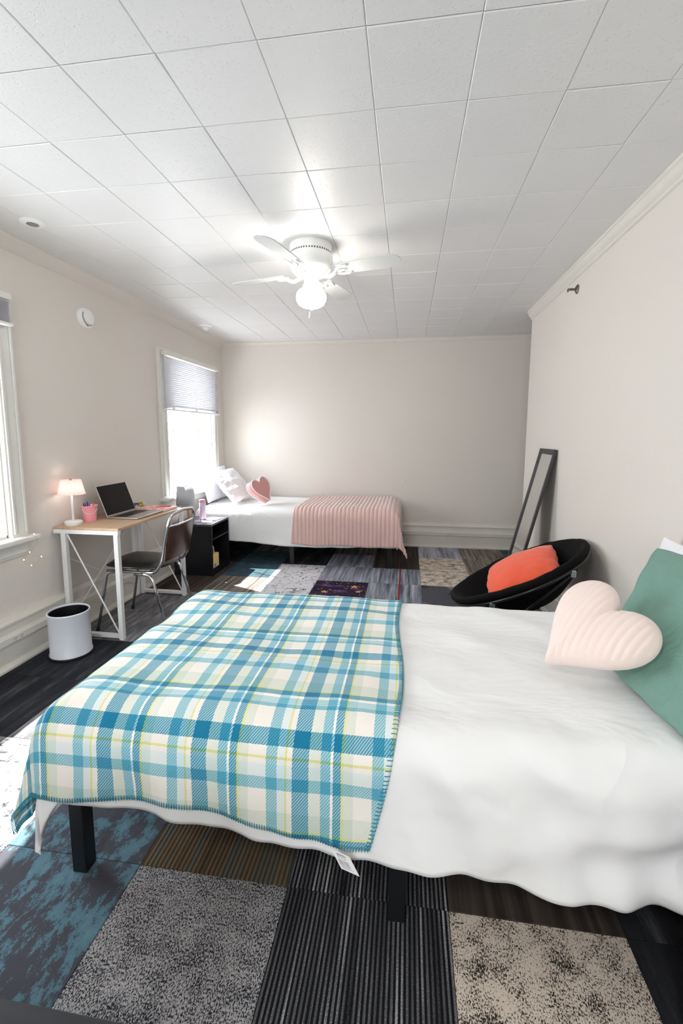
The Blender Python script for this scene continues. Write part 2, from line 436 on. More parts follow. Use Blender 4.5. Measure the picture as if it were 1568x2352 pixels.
for i in range(-3, 11):
    for j in range(-12, 13):
        x0, x1 = max(TOX + TX * i, XL), min(TOX + TX * (i + 1), XN); y0, y1 = max(TOY + TY * j, YB), min(TOY + TY * (j + 1), YF)
        if x1 - x0 < .01 or y1 - y0 < .01: continue
        if x0 > XR + .1 and y1 < YN: continue
        if y1 < .9:
            rest.box(x0 + .0015, x1 - .0015, y0 + .0015, y1 - .0015, ZC, ZC + .012); continue
        key = (round(x1 - x0, 3), round(y1 - y0, 3))
        if key == (round(TX, 3), round(TY, 3)): me = full_tile
        else:
            if key not in cache: cache[key] = tile_mesh(x1 - x0 - .0012, y1 - y0 - .0012)
            me = cache[key]
        o = bpy.data.objects.new('ceiling_tile', me); COL.objects.link(o); o.parent = ceil
        o.location = ((x0 + x1) / 2, (y0 + y1) / 2, ZC + random.uniform(-.0012, .0006))
        o.rotation_euler = (random.gauss(0, .0022) + .002, random.gauss(0, .0022), 0)
r_ = rest.build('ceiling_tile', CEIL, ceil); r_['kind'] = 'stuff'

# floor: subfloor + individual carpet tiles
floor = struct(B(XL - .02, XN, YB, YF, -.1, -.006).build('floor', plain('subfloor', (40, 38, 36), .9)), 'floor of patchwork carpet tiles')
FX = [-2.29, -1.75, -1.28, -.808, -.33, .142, .612, 1.085, 1.555, 2.0]
FY = [1.16 + .47 * k for k in range(-7, 9)] + [5.44]
KIND = {}
names = ['teal', 'speckle', 'beige', 'brown', 'black', 'dark', 'white', 'bluegrey', 'redline', 'galaxy', 'leaf', 'streak', 'grey', 'darkbrown']
CM = {n: carpet(n, n) for n in names}
lay = {  # row index counted from y = .22 (r0) upward, columns c0..c8
 -1: 'dark teal teal speckle black beige dark dark dark',
 0: 'dark teal teal speckle black beige black dark dark',
 1: 'grey speckle teal speckle black beige dark dark dark',
 2: 'grey white teal brown black darkbrown dark dark dark',
 3: 'dark grey grey dark black streak dark dark dark',
 4: 'dark dark grey black grey streak dark dark dark',
 5: 'grey grey streak grey black grey leaf dark dark',
 6: 'grey grey dark dark redline streak grey dark dark',
 7: 'darkbrown streak white galaxy redline leaf streak dark dark',
 8: 'darkbrown teal2 white bluegrey redline beige streak streak dark',
 9: 'dark teal2 dark bluegrey darkbrown beige streak teal2 dark',
 10: 'dark streak dark streak darkbrown bluegrey streak teal2 dark'}
CM['teal2'] = None
k_ = NT('carpet_deep_teal'); v_ = k_.coord(rand=True)
k_.l(k_.ramp(k_.noise(v_, 9, 6, .7), [(.35, lin((34, 58, 70))), (.65, lin((62, 92, 104)))]), k_.b.inputs['Base Color']); k_.set(Roughness=.95); k_.bump(k_.noise(v_, 300, 3), .6, .004)
CM['teal2'] = k_.m
shared = {}
for r in range(len(FY) - 1):
    row = r - 5
    for c in range(len(FX) - 1):
        x0, x1, y0, y1 = FX[c], FX[c + 1], FY[r], FY[r + 1]
        if x0 > XR - .1 and y1 < YN - .2: continue
        kind = lay[row].split()[c] if row in lay else random.choice(['dark', 'grey', 'streak', 'speckle'])
        if y1 < -.3 and False: continue
        key = (kind, round(x1 - x0, 3), round(y1 - y0, 3))
        if key not in shared:
            a, b, q = (x1 - x0) / 2 - .0008, (y1 - y0) / 2 - .0008, .0012
            vs = [(-a, -b, -.006), (a, -b, -.006), (a, b, -.006), (-a, b, -.006), (-a, -b, -q), (a, -b, -q), (a, b, -q), (-a, b, -q), (-a + q, -b + q, 0), (a - q, -b + q, 0), (a - q, b - q, 0), (-a + q, b - q, 0)]
            fs = [(i, (i + 1) % 4, 4 + (i + 1) % 4, 4 + i) for i in range(4)] + [(4 + i, 4 + (i + 1) % 4, 8 + (i + 1) % 4, 8 + i) for i in range(4)] + [(8, 9, 10, 11)]
            me = bpy.data.meshes.new('carpet_tile'); me.from_pydata(vs, [], fs); me.materials.append(CM[kind]); shared[key] = me
        o = bpy.data.objects.new('carpet_tile', shared[key]); COL.objects.link(o); o.parent = floor
        o.location = ((x0 + x1) / 2, (y0 + y1) / 2, random.uniform(-.0006, 0))
        if kind == 'galaxy':
            st = MB()
            for (cx, cy, R) in ((.125, .1, .042), (.17, -.02, .03), (-.12, -.06, .035)):
                pts = [((x0 + x1) / 2 + cx + (R if i % 2 == 0 else R * .42) * math.cos(i * PI / 5 + .4), (y0 + y1) / 2 + cy + (R if i % 2 == 0 else R * .42) * math.sin(i * PI / 5 + .4)) for i in range(10)]
                st.prism(pts, 0, .0012, lambda p, t: (p[0], p[1], t))
            ORG[o.name] = tuple(o.location)
            so = st.build('printed_stars', plain('carpet_star_print', (214, 158, 92), .9, bump=.4, bscale=400), o); so['kind'] = 'stuff'

# baseboards (profile swept along the wall) with a surface raceway
prof = [(0, 0), (.06, 0), (.06, .012), (.05, .026), (.035, .03), (.032, .14), (.048, .146), (.048, .182), (.036, .19), (.03, .2), (.03, .245), (.04, .25), (.04, .262), (.028, .272), (.022, .288), (0, .292)]
struct(MB().prism(prof, YB, YF, lambda p, t: (XL + p[0] * 1.1, t, p[1])).build('baseboard_left', TRIM, auto=30))
bf = struct(MB().prism(prof, XL, XN, lambda p, t: (t, YF - p[0] * .9, p[1])).build('baseboard_far', TRIM, auto=30))
struct(MB().prism(prof, YB, YN, lambda p, t: (XR - p[0] * .6, t, p[1])).build('baseboard_right', TRIM, auto=30))
crown = [(0, 0), (.07, 0), (.07, -.014), (.058, -.02), (.05, -.036), (.034, -.05), (.018, -.058), (.016, -.072), (0, -.078)]
crown1 = [(0, 0), (.07, 0), (.068, -.008), (.022, -.05), (.008, -.062), (0, -.066)]
struct(MB().prism(crown1, YB, YF, lambda p, t: (XL + p[0], t, ZC + p[1])).build('trim_1', WALL, auto=30))
struct(MB().prism(crown, XL, XN, lambda p, t: (t, YF - p[0] * .5, ZC + p[1] * .6)).build('trim_2', WALL, auto=30))
struct(MB().prism(crown, YB, YN + .01, lambda p, t: (XR - p[0] * .6, t, ZC + p[1])).build('trim_3', TRIM, auto=30))
DARK = plain('socket_slots', (50, 46, 44), .6)
def outlet(x, y, z, axis, label):
    o = thing('outlet', label, 'outlet', (x, y, z))
    for k in (-1, 1):
        d = k * .022
        if axis == 'x': f = B(x, x + .003, y + d - .018, y + d + .018, z - .014, z + .014)
        else: f = B(x + d - .018, x + d + .018, y - .003, y, z - .014, z + .014)
        fo = f.build('socket_face', TRIM, o, bevel=.0015)
        m = MB()
        for (a, b) in ((-.007, .004), (.007, .004), (0, -.007)):
            if axis == 'x': m.box(x + .003, x + .0036, y + d + a - .0013, y + d + a + .0013, z + b - .004, z + b + .003)
            else: m.box(x + d + a - .0013, x + d + a + .0013, y - .0036, y - .003, z + b - .004, z + b + .003)
        s = m.build('slots', DARK, fo); s['kind'] = 'stuff'
outlet(XL + .0528, 2.215, .164, 'x', 'cream double power outlet on the baseboard raceway left of the white bin')
outlet(.52, YF - .0432, .164, 'y', 'cream double power outlet low on the far wall between bed and mirror')

# windows
def window(idx, y0, y1):
    g = .02
    mb = MB(); F = XL + .028
    def frame_strip(a0, a1, z0, z1): mb.box(XL, F, a0, a1, z0, z1)
    frame_strip(y0 - .11, y0, WZ0 - .02, WZ1 + .11); frame_strip(y1, y1 + .11, WZ0 - .02, WZ1 + .11); frame_strip(y0, y1, WZ1, WZ1 + .11)
    root = struct(mb.build('window_%d' % idx, WINP, bevel=.004))
    m = MB()     # casing bead mouldings
    for a in (y0 - .105, y0 - .028, y1 + .01, y1 + .087): m.box(F, F + .01, a, a + .018, WZ0, WZ1 + .09)
    m.box(F, F + .01, y0 - .1, y1 + .1, WZ1 + .085, WZ1 + .103)
    m.build('casing_bead', WINP, root, bevel=.004)
    B(XL - .2, XL + .085, y0 - .145, y1 + .145, WZ0 - .05, WZ0 - .018).build('window_stool', WINP, root, bevel=.008)
    MB().prism([(0, 0), (.022, .0), (.022, -.07), (.016, -.078), (.012, -.09), (0, -.09)], y0 - .11, y1 + .11, lambda p, t: (XL + p[0], t, WZ0 - .05 + p[1])).build('apron', WINP, root, bevel=.002)
    for s, yy in ((1, y0), (-1, y1)):       # stepped jambs of the deep reveal
        m = MB()
        for k, (xa, xb, d) in enumerate(((XL - .06, XL, .012), (XL - .105, XL - .075, .022), (XL - .15, XL - .12, .018), (XL - .24, XL - .165, .03))):
            m.box(xa, xb, min(yy, yy + s * d), max(yy, yy + s * d), WZ0 - .018, WZ1)
        m.build('jamb', WINP, root, bevel=.003)
    B(XL - .24, XL, y0, y1, WZ1 - .012, WZ1).build('head_jamb', WINP, root)
    xx, za, zb, a, b = XL - .2, WZ0 - .018, WZ1 - .012, y0 + .03, y1 - .03
    m = MB(); m.box(xx - .016, xx + .016, a, a + .035, za, zb); m.box(xx - .016, xx + .016, b - .035, b, za, zb)
    m.box(xx - .016, xx + .016, a + .035, b - .035, za, za + .045); m.box(xx - .016, xx + .016, a + .035, b - .035, zb - .035, zb)
    s = m.build('sash', WINP, root, bevel=.003)
    mid = (a + b) / 2; zs = [za + (zb - za) * q for q in (0, .26, .5, .76, 1)]
    for q in range(4):
        for (p0, p1) in ((a + .03, mid), (mid, b - .03)):
            B(xx - .002, xx + .002, p0 + (.0 if p0 != mid else .0005), p1, zs[q] + (.03 if q == 0 else .0005), zs[q + 1] - (.03 if q == 3 else 0)).build('pane', GLASS, s)
    MG = plain('muntin_grey', (190, 196, 200), .4)
    B(xx + .0022, xx + .010, mid - .006, mid + .006, za + .04, zb - .03).build('muntin', MG, s)
    for z_ in zs[1:4]: B(xx + .0022, xx + .009, a + .035, b - .035, z_ - .004, z_ + .004).build('muntin', MG, s)
    return root
for i, (a, b) in enumerate(WIN): window(i + 1, a, b)
m = MB(); m.box(FILL_WIN[0] - .1, FILL_WIN[1] + .1, YB, YB + .03, 2.15, 2.26); m.box(FILL_WIN[0] - .1, FILL_WIN[0], YB, YB + .03, .65, 2.15); m.box(FILL_WIN[1], FILL_WIN[1] + .1, YB, YB + .03, .65, 2.15); m.box(FILL_WIN[0] - .1, FILL_WIN[1] + .1, YB, YB + .08, .6, .65)  # added window behind the camera, unseen, there to light the near side
fill_w = struct(m.build('window_3', WINP)); B(FILL_WIN[0], FILL_WIN[1], YB - .12, YB - .11, .65, 2.15).build('pane', GLASS, fill_w)
for xx in (FILL_WIN[0] + .02, (FILL_WIN[0] + FILL_WIN[1]) / 2, FILL_WIN[1] - .02): B(xx - .02, xx + .02, YB - .13, YB - .1, .65, 2.15).build('fill_sash_stile', WINP, fill_w)

# blinds
SLAT = plain('blind_slat', (238, 238, 243), .4, trans=.2)
def blind(label, y0, y1, ztop, zbot, pitch, tilt, n_stack=0):
    x = XL + .065; t = thing('mini_blind', label, 'blind', (x, (y0 + y1) / 2, ztop))
    B(x - .022, x + .022, y0, y1, ztop - .035, ztop).build('headrail', WINP, t, bevel=.003)
    B(x - .02, x + .02, y0 - .004, y1 + .004, zbot, zbot + .016).build('bottom_rail', WHITEP, t, bevel=.004)
    z = zbot + .022; me = None; k = 0
    while z < ztop - .045:
        dense = k < n_stack
        tl = .08 if dense else tilt
        mb = MB(); L_ = .0125
        for j in range(1):
            pts = [(L_ * math.cos(tl) * s + .0018 * (1 - s * s), L_ * math.sin(tl) * s + 0.0) for s in (-1, -.5, 0, .5, 1)]
            vs = [(x + p, yy, z + q) for yy in (y0 + .006, y1 - .006) for p, q in pts]
            mb.add(vs, [(i, i + 1, 6 + i, 5 + i) for i in range(4)])
        mb.build('slat', SLAT, t, smooth=True, solid=.0006)
        z += .0052 if dense else pitch; k += 1
    for yy in [y0 + .12 + (y1 - y0 - .24) * q / 2 for q in range(3)]:
        MB().tube([(x + .016, yy, ztop - .03), (x + .016, yy, zbot + .01)], .0012, 6).build('ladder_cord', WHITEP, t)
        B(x + .012, x + .023, yy - .009, yy + .009, zbot + .012, zbot + .042).build('cord_clip', WINP, t, bevel=.001)
    return t
blind('half-lowered white mini blind in the far window by the corner', 3.95, 5.13, 2.10, 1.565, .0195, 1.05, 5)
blind('raised white mini blind gathered at the top of the near window', 1.12, 2.33, 2.12, 1.945, .03, .25, 20)

# ------------------------------------------------------------------ ceiling fan
FWH = plain('fan_white_enamel', (238, 238, 236), .25)
FC = (-.59, 2.76)
fan = thing('ceiling_fan', 'white four-blade flush ceiling fan with lit globe lamp', 'ceiling fan', (FC[0], FC[1], ZC))
ho = MB().lathe([(.125, 0), (.127, -.012), (.118, -.05), (.117, -.052), (.128, -.056), (.129, -.075), (.131, -.09), (.127, -.115), (.115, -.14), (.095, -.16), (.075, -.168), (.04, -.17)], (FC[0], FC[1], ZC), 64).build('motor_housing', FWH, fan, auto=40)
m = MB()
for k in range(48):
    a = 2 * PI * k / 48; m.box(FC[0] + .1165, FC[0] + .1205, FC[1] - .003, FC[1] + .003, ZC - .05, ZC - .042, rot=a, piv=FC)
v_ = m.build('vent_slots', DARK, ho); v_['kind'] = 'stuff'
MB().lathe([(.035, -.165), (.042, -.17), (.042, -.215), (.048, -.218), (.05, -.228), (.048, -.24)], (FC[0], FC[1], ZC), 40).build('light_fitting', FWH, fan, auto=40)
GLOBE = mat_emit('lit_opal_glass', (255, 248, 238), 16.0)
gp = [(.046, -.222), (.05, -.23), (.056, -.238), (.078, -.25), (.092, -.268), (.096, -.288), (.092, -.31), (.08, -.328), (.06, -.34), (.036, -.347), (.018, -.352), (.008, -.358), (.001, -.36)]
MB().lathe([(r * .94, h - .003) for r, h in gp], (FC[0], FC[1], ZC), 48).build('globe', GLOBE, fan, smooth=True)
zb = ZC - .157
for k in range(4):
    a = math.radians(-15 + 90 * k); ca, sa = math.cos(a), math.sin(a); pit = math.radians(-11)
    def tr(p):
        x, y, z = p; y2 = y * math.cos(pit) - z * math.sin(pit) if x > .13 else y; z2 = y * math.sin(pit) + z * math.cos(pit) if x > .13 else z
        return (FC[0] + x * ca - y2 * sa, FC[1] + x * sa + y2 * ca, zb + z2)
    # blade outline with rounded tip
    out = [(.175, -.045), (.3, -.054), (.45, -.06), (.51, -.058), (.535, -.045), (.55, -.02), (.55, .02), (.535, .045), (.51, .058), (.45, .06), (.3, .054), (.175, .045)]
    MB().prism(out, .003, .009, lambda p, t: tr((p[0], p[1], t))).build('blade', plain('fan_blade_white', (206, 209, 209), .35), fan)
    m = MB(); m.tube([tr(p) for p in ((.06, 0, -.008), (.09, 0, -.022), (.12, 0, -.03), (.15, 0, -.018), (.17, 0, -.004))], [.012, .011, .011, .011, .012], 10)
    for s in (-1, 1):
        m.tube([tr(p) for p in ((.16, 0, -.006), (.175, s * .022, -.005), (.2, s * .036, -.004), (.235, s * .04, -.003), (.25, s * .034, -.003))], [.008, .009, .008, .007, .004], 8)
    m.tube([tr(p) for p in ((.165, 0, -.005), (.2, 0, -.004), (.232, 0, -.003))], [.009, .008, .005], 8)
    m.build('blade_iron', FWH, fan, smooth=True)
cx_, cy_ = FC[0] + .012, FC[1] - .049
pc = MB().tube([(cx_, cy_ + .005, ZC - .19), (cx_ - .004, cy_ - .05, ZC - .25), (cx_, cy_ - .055, ZC - .3), (cx_, cy_ - .052, ZC - .40)], .0012, 6).build('pull_chain', plain('brass_chain', (190, 170, 130), .3, metal=1), fan)
MB().lathe([(.003, 0), (.006, -.004), (.0065, -.02), (.005, -.026), (.001, -.028)], (cx_, cy_ - .052, ZC - .41), 14).build('chain_pull', WHITEP, fan, smooth=True)
MB().lathe([(.0015, 0), (.004, -.001), (.004, -.012), (.0015, -.013)], (cx_, cy_ - .052, ZC - .398), 10).build('chain_coupler', WHITEP, fan, smooth=True)

# added fill lamp, unseen behind the camera, brightens the near side
cl = thing('added_fill_lamp', 'added round opal fill lamp behind the camera', 'lamp', (-.59, -.7, ZC))
MB().lathe([(.16, 0), (.165, -.02), (.15, -.025)], (-.59, -.7, ZC), 40).build('fill_lamp_pan', FWH, cl, auto=40)
MB().lathe([(.15, -.022), (.15, -.04), (.12, -.075), (.07, -.09), (.001, -.095)], (-.59, -.7, ZC), 40).build('fill_diffuser', mat_emit('fill_lamp_opal', (255, 250, 242), 28.0), cl, smooth=True)

# detectors and wall fittings
t = thing('smoke_alarm', 'round white smoke alarm on the left wall above the desk', 'smoke alarm', (XL, 3.02, 2.16))
MB().lathe([(.072, 0), (.073, .008), (.071, .022), (.064, .03), (.052, .032)], (XL, 3.02, 2.16), 48, 'x').build('base', WHITEP, t, auto=40)
MB().lathe([(.05, .031), (.05, .04), (.046, .047), (.03, .051), (.001, .052)], (XL, 3.02, 2.165), 40, 'x').build('cover', WHITEP, t, auto=40)
MB().tube([(XL + .034, 3.02 + .055 * math.cos(a), 2.163 + .055 * math.sin(a)) for a in [math.radians(150 + 9 * i) for i in range(18)]], .0022, 6).build('vent_slot', plain('vent_grey', (120, 122, 132), .5), t)
B(XL + .0325, XL + .035, 3.0, 3.012, 2.103, 2.112).build('indicator', plain('indicator_grey', (110, 110, 120), .4), t)
t = thing('recessed_sprinkler', 'round white ceiling plate with a grey opening near the left wall', 'sprinkler', (-1.976, 2.262, ZC))
MB().lathe([(.06, 0), (.06, -.003), (.05, -.009), (.03, -.011), (.028, -.004)], (-1.976, 2.262, ZC), 40).build('cover_plate', WHITEP, t, auto=40)
MB().lathe([(.026, -.006), (.026, -.0115), (.001, -.0118)], (-1.976, 2.262, ZC), 30).build('opening', plain('sprinkler_grey', (128, 130, 126), .5), t)
t = thing('ceiling_detector', 'small white domed detector on the ceiling near the far window', 'detector', (-2.07, 4.52, ZC))
MB().lathe([(.07, 0), (.07, -.008), (.05, -.016), (.04, -.02)], (-2.07, 4.52, ZC), 40).build('base', WHITEP, t, auto=40)
MB().lathe([(.038, -.018), (.036, -.035), (.02, -.042), (.016, -.052), (.001, -.054)], (-2.07, 4.52, ZC), 30).build('dome', WHITEP, t, auto=50)
t = thing('sidewall_sprinkler', 'dull metal sidewall sprinkler head high on the right wall', 'sprinkler', (XR, 3.3, 2.3))
DULL = plain('dull_metal', (120, 112, 100), .4, metal=.8)
MB().lathe([(.03, 0), (.03, -.003), (.02, -.012), (.012, -.014)], (XR, 3.3, 2.3), 28, 'x').build('escutcheon', DULL, t, auto=40)
MB().tube([(XR - .01, 3.3, 2.3), (XR - .045, 3.3, 2.3)], .008, 10).build('body', DULL, t)
MB().box(XR - .062, XR - .04, 3.285, 3.315, 2.298, 2.303).box(XR - .06, XR - .056, 3.287, 3.313, 2.285, 2.3).build('deflector', DULL, t)
tag(MB().lathe([(.003, 0), (.004, -.006), (.001, -.008)], (-.019, YF, .79), 10, 'y').build('nail', DULL), 'tiny nail in the far wall above the pink blanket', 'nail')

# ------------------------------------------------------------------ beds
def platform_bed(label, x0, x1, y0, y1, legs):
    t = thing('platform_bed', label, 'bed', ((x0 + x1) / 2, (y0 + y1) / 2, 0))
    z0, z1 = .285, .315
    for (a, b, c, d) in ((x0, x1, y0, y0 + .03), (x0, x1, y1 - .03, y1), (x0, x0 + .03, y0 + .03, y1 - .03), (x1 - .03, x1, y0 + .03, y1 - .03)):
        B(a, b, c, d, z0, z1).build('rail', BLKMET, t, bevel=.002)
    n = 11
    for k in range(n):
        x = x0 + .1 + (x1 - x0 - .2) * k / (n - 1)
        B(x - .02, x + .02, y0 + .03, y1 - .03, z1 - .012, z1).build('slat', BLKMET, t)
    for (x, y, w_) in legs: B(x - w_ / 2, x + w_ / 2, y - w_ / 2, y + w_ / 2, 0, z0).build('leg', BLKMET, t, bevel=.002)
    return t
def rounded_box(name, label, cat, x0, x1, y0, y1, z0, z1, mat_, r=.04):
    o = B(x0, x1, y0, y1, z0, z1).build(name, mat_, org=((x0 + x1) / 2, (y0 + y1) / 2, z0))
    m = o.modifiers.new('bevel', 'BEVEL'); m.width = r; m.segments = 4
    return tag(o, label, cat)

class Drape:
    """cloth laid over a flat rectangle: flat coordinates (u,v) -> point in the room"""
    def __init__(s, x0, x1, y0, y1, zt, r=.1, flare=.04, tip=.25, fold=.012, seed=0, wr=.004, right=False):
        s.x0, s.x1, s.y0, s.y1, s.zt, s.r, s.flare, s.tip, s.fold, s.seed, s.wr, s.right = x0, x1, y0, y1, zt, r, flare, tip, fold, seed, wr, right
    def __call__(s, u, v, off=0):
        r = s.r; q = r * PI / 2; sd = s.seed
        ex = (u - (s.x0 + r)) if u < s.x0 + r else max(0, u - (s.x1 - r))
        ey = (v - (s.y0 + r)) if v < s.y0 + r else max(0, v - (s.y1 - r))
        bx = min(max(u, s.x0 + r), s.x1 - r); by = min(max(v, s.y0 + r), s.y1 - r)
        h = s.wr * (1.6 * nz(u * 2.2 + sd, v * 5 + u * 2) + 1.1 * nz(u * 6 + sd, v * 9, 3) + .5 * abs(nz(u * 14, v * 22, sd)))
        if ex == 0 and ey == 0: return Vector((u, v, s.zt + off + h))
        def arc_(e):
            e = abs(e); R = r + off
            if e < q: return R * math.sin(e / r), R * (1 - math.cos(e / r)) - off * (1 - math.cos(e / r)), 0
            d = e - q; return R + s.flare * d, r + d, d
        ox, zx, dx = arc_(ex); oy, zy, dy = arc_(ey)
        def fold(al, d): return s.fold * min(1, d / .2) * (1.1 * nz(al * 5.5 + sd, d * 1.8, 1) + .8 * nz(al * 12 + sd, d * 4, 7))
        if dx: ox += fold(v, dx)
        if dy: oy += fold(u, dy)
        if s.right and ey < 0 and dy:      # heavy folds sweeping along the hem near the head end
            k = smooth01(.15, .8, u)
            oy += k * .017 * math.sin((dy - .20 * (1.05 - u) ** 2) * 2 * PI / .16 + .6) * smooth01(0, .12, dy)
        if s.right and ey < 0:             # broad diagonal folds running down from the blanket edge
            k = smooth01(-.15, .15, u) * (1 - smooth01(.75, 1.0, u)) * smooth01(0, .12, abs(ey) - .04)
            oy += k * (.011 * math.sin((u - .85 * abs(ey)) * 2 * PI / .34 + 1.2) + .003 * math.sin((u - .5 * abs(ey)) * 2 * PI / .15))
        m = min(dx, dy)
        sx, sy = (1 if ex > 0 else -1), (1 if ey > 0 else -1)
        if m: ox += s.tip * m; oy += .12 * s.tip * m + .05 * (dy - dx) * min(1, m / .05) * .3
        z = s.zt + off * math.cos(min(1, max(abs(ex), abs(ey)) / q) * PI / 2) - (zx ** 2.4 + zy ** 2.4) ** (1 / 2.4)
        p = Vector((bx + sx * ox if ex else u, by + sy * oy if ey else v, z))
        ax, ay = min(abs(ex) / r, PI / 2), min(abs(ey) / r, PI / 2)
        nrm = Vector((sx * math.sin(ax), sy * math.sin(ay), math.cos(max(ax, ay)))).normalized()
        return p + nrm * h * max(0, 1 - max(dx, dy) * 4)

def drape_mesh(dr, u0, u1, v0, v1, nu, nv, off=0, edge=None, extra=None):
    """edge(u,v,s,t) moves the flat coordinates to give wavy hems"""
    mb = MB(); uvs = []
    for i in range(nu + 1):
        for j in range(nv + 1):
            s, t = i / nu, j / nv; u = u0 + (u1 - u0) * s; v = v0 + (v1 - v0) * t
            if edge: u, v = edge(u, v, s, t)
            p = dr(u, v, off)
            if extra: p = extra(p, u, v, s, t)
            mb.v.append(tuple(p)); uvs.append((u, v))
    for i in range(nu):
        for j in range(nv): mb.f.append((i * (nv + 1) + j, (i + 1) * (nv + 1) + j, (i + 1) * (nv + 1) + j + 1, i * (nv + 1) + j + 1))
    return mb, uvs

# near bed (head against the right wall)
ZT = .585
platform_bed('black metal bed frame under the plaid-covered near bed', -1.0, 1.0, 1.1, 2.02, [(-1.0 + .022, 1.13, .046), (-.005, 1.13, .046), (.975, 1.13, .046), (-.978, 1.99, .046), (-.005, 1.99, .046), (.975, 1.99, .046)])
rounded_box('mattress', 'mattress under the white duvet on the near bed', 'mattress', -.972, 1.0, 1.105, 2.01, .317, ZT - .045, plain('mattress_ticking', (235, 235, 232), .9), .05)
D1 = Drape(-1.03, 1.06, 1.045, 2.07, ZT, .1, .03, .28, .018, 3.1, .006, right=True)
def ed1(u, v, s, t):
    # near hem height varies along the bed
    if v < 1.145:
        k = (1.145 - v) / (1.145 - .80)
        hem = .305 - .15 * max(0, min(1, (-u - .965) / .125)) - .06 * smooth01(-.9, .0, u) - .035 * smooth01(0, .8, u) + .008 * nz(u * 7, 2)
        L_ = .157 + (ZT - .1 - hem)                # cloth length past the inset edge
        v = 1.145 - k * L_
    return u, v
D1.tip = .0
mb, uvs = drape_mesh(D1, -1.115, 1.05, .80, 2.30, 230, 150, 0, ed1)
D1.tip = .35
duv = mb.build('duvet', DUVET, smooth=True, solid=.012, uv=uvs, org=(0, 1.5, ZT), fixn=False)
tag(duv, 'rumpled white duvet on the near bed under the plaid blanket', 'duvet')
# plaid fleece blanket
PL = mat_plaid()
def ed2(u, v, s, t):
    if v < 1.145:
        k = (1.145 - v) / (1.145 - .85)
        hem = .325 + .02 * smooth01(-1.0, -.6, u) - .055 * smooth01(-.6, -.05, u) + .006 * nz(u * 9, 5)
        v = 1.145 - k * (.157 + (ZT - .1 - hem))
        u = u - .055 * smooth01(.5, 1, s) * k * k
    u += .012 * math.sin((v - 1.1) * 7) * s
    return u, v
mb, uvs = drape_mesh(D1, -1.31, -.012, .85, 2.20, 150, 130, .009, ed2)
bl = mb.build('plaid_blanket', PL, smooth=True, solid=-.004, uv=uvs, org=(-.6, 1.5, ZT), fixn=False)
tag(bl, 'teal, cream and yellow plaid fleece blanket on the near bed', 'blanket')
def edge_points(n, side):
    out = []
    for i in range(n):
        a = (i + .5) / n
        if side == 'near': s, t = a, 0
        elif side == 'right': s, t = 1, a
        else: s, t = 0, a
        u = -1.31 + (1.298) * s; v = .85 + 1.35 * t
        pts = []
        for d in (.004, -.0, ):
            uu, vv = ed2(u, v, s, t)
            pts.append((uu, vv))
        out.append((pts[0], side))
    return out
st = MB()
for n, side in ((170, 'near'), (150, 'right'), (110, 'left')):
    for (u, v), sd_ in edge_points(n, side):
        if sd_ == 'near': a, b = (u, v + .013), (u, v - .001)
        elif sd_ == 'right': a, b = (u - .013, v), (u + .001, v)
        else: a, b = (u + .013, v), (u - .001, v)
        p = [D1(a[0], a[1], .0145), D1((a[0] + b[0]) / 2, (a[1] + b[1]) / 2, .0155), D1(b[0], b[1], .0145), D1(b[0], b[1], .0085)]
        st.tube(p, .0011, 5)
so = st.build('whipstitching', plain('teal_yarn', (40, 140, 165), .9), bl); so['kind'] = 'stuff'
# care tag hanging at the lower right corner of the blanket
tg = MB(); c0 = Vector((-.172, 1.008, .305)); ux = Vector((.047, 0, -.016)); dx = Vector((.026, .0, -.052)) ; n0 = Vector((0, -1, 0))
tg.add([c0, c0 + ux, c0 + ux + dx, c0 + dx, c0 + n0 * .0008, c0 + ux + n0 * .0008, c0 + ux + dx + n0 * .0008, c0 + dx + n0 * .0008], [(0, 1, 2, 3), (4, 5, 6, 7), (0, 1, 5, 4), (1, 2, 6, 5), (2, 3, 7, 6), (3, 0, 4, 7)])
tgo = tg.build('care_tag', plain('tag_white', (240, 240, 240), .6), bl); tgo['label'] = 'white care tag with a barcode'
pr = MB()
def tq(a0, a1, b0, b1):
    pr.add([c0 + ux * a + dx * b + n0 * .0011 for a, b in ((a0, b0), (a1, b0), (a1, b1), (a0, b1))], [(0, 1, 2, 3)])
for i in range(16):
    a = .12 + i * .036 + random.uniform(-.006, .006); tq(a, a + random.choice((.009, .016)), .42, .72)
for i in range(3): tq(.12, .12 + (.55, .7, .4)[i], .76 + i * .06, .775 + i * .06)
for i in range(2): tq(.2, .75 - .2 * i, .12 + i * .09, .145 + i * .09)
for (a, b, c, d) in ((.25, .27, .1, .34), (.6, .62, .1, .34), (.25, .62, .1, .115), (.25, .62, .325, .34)): tq(a, b, c, d)
po = pr.build('tag_print', plain('print_grey', (90, 90, 96), .7), tgo); po['kind'] = 'stuff'

# far bed (head at the window wall)
platform_bed('black metal bed frame under the pink-covered far bed', -2.15, -.14, 4.44, 5.33, [(-1.17, 4.46, .046), (-.16, 4.46, .046), (-2.12, 4.46, .046), (-1.17, 5.3, .046), (-.16, 5.3, .046), (-2.12, 5.3, .046)])
rounded_box('mattress', 'mattress under the white duvet on the far bed', 'mattress', -2.15, -.15, 4.45, 5.31, .317, ZT - .045, MATS['mattress_ticking'], .05)
D2 = Drape(-2.21, -.09, 4.385, 5.375, ZT, .09, .03, .3, .012, 9.4, .004)
def ed3(u, v, s, t):
    if v < 4.475:
        k = (4.475 - v) / (4.475 - 4.1); hem = .245 - .04 * smooth01(-1.9, -1.1, u) + .02 * smooth01(-.9, -.3, u) + .006 * nz(u * 6, 8)
        v = 4.475 - k * (.141 + (ZT - .09 - hem))
    return u, v
D2.tip = 0
mb, uvs = drape_mesh(D2, -2.2, -.01, 4.1, 5.37, 160, 90, 0, ed3)
D2.tip = .3
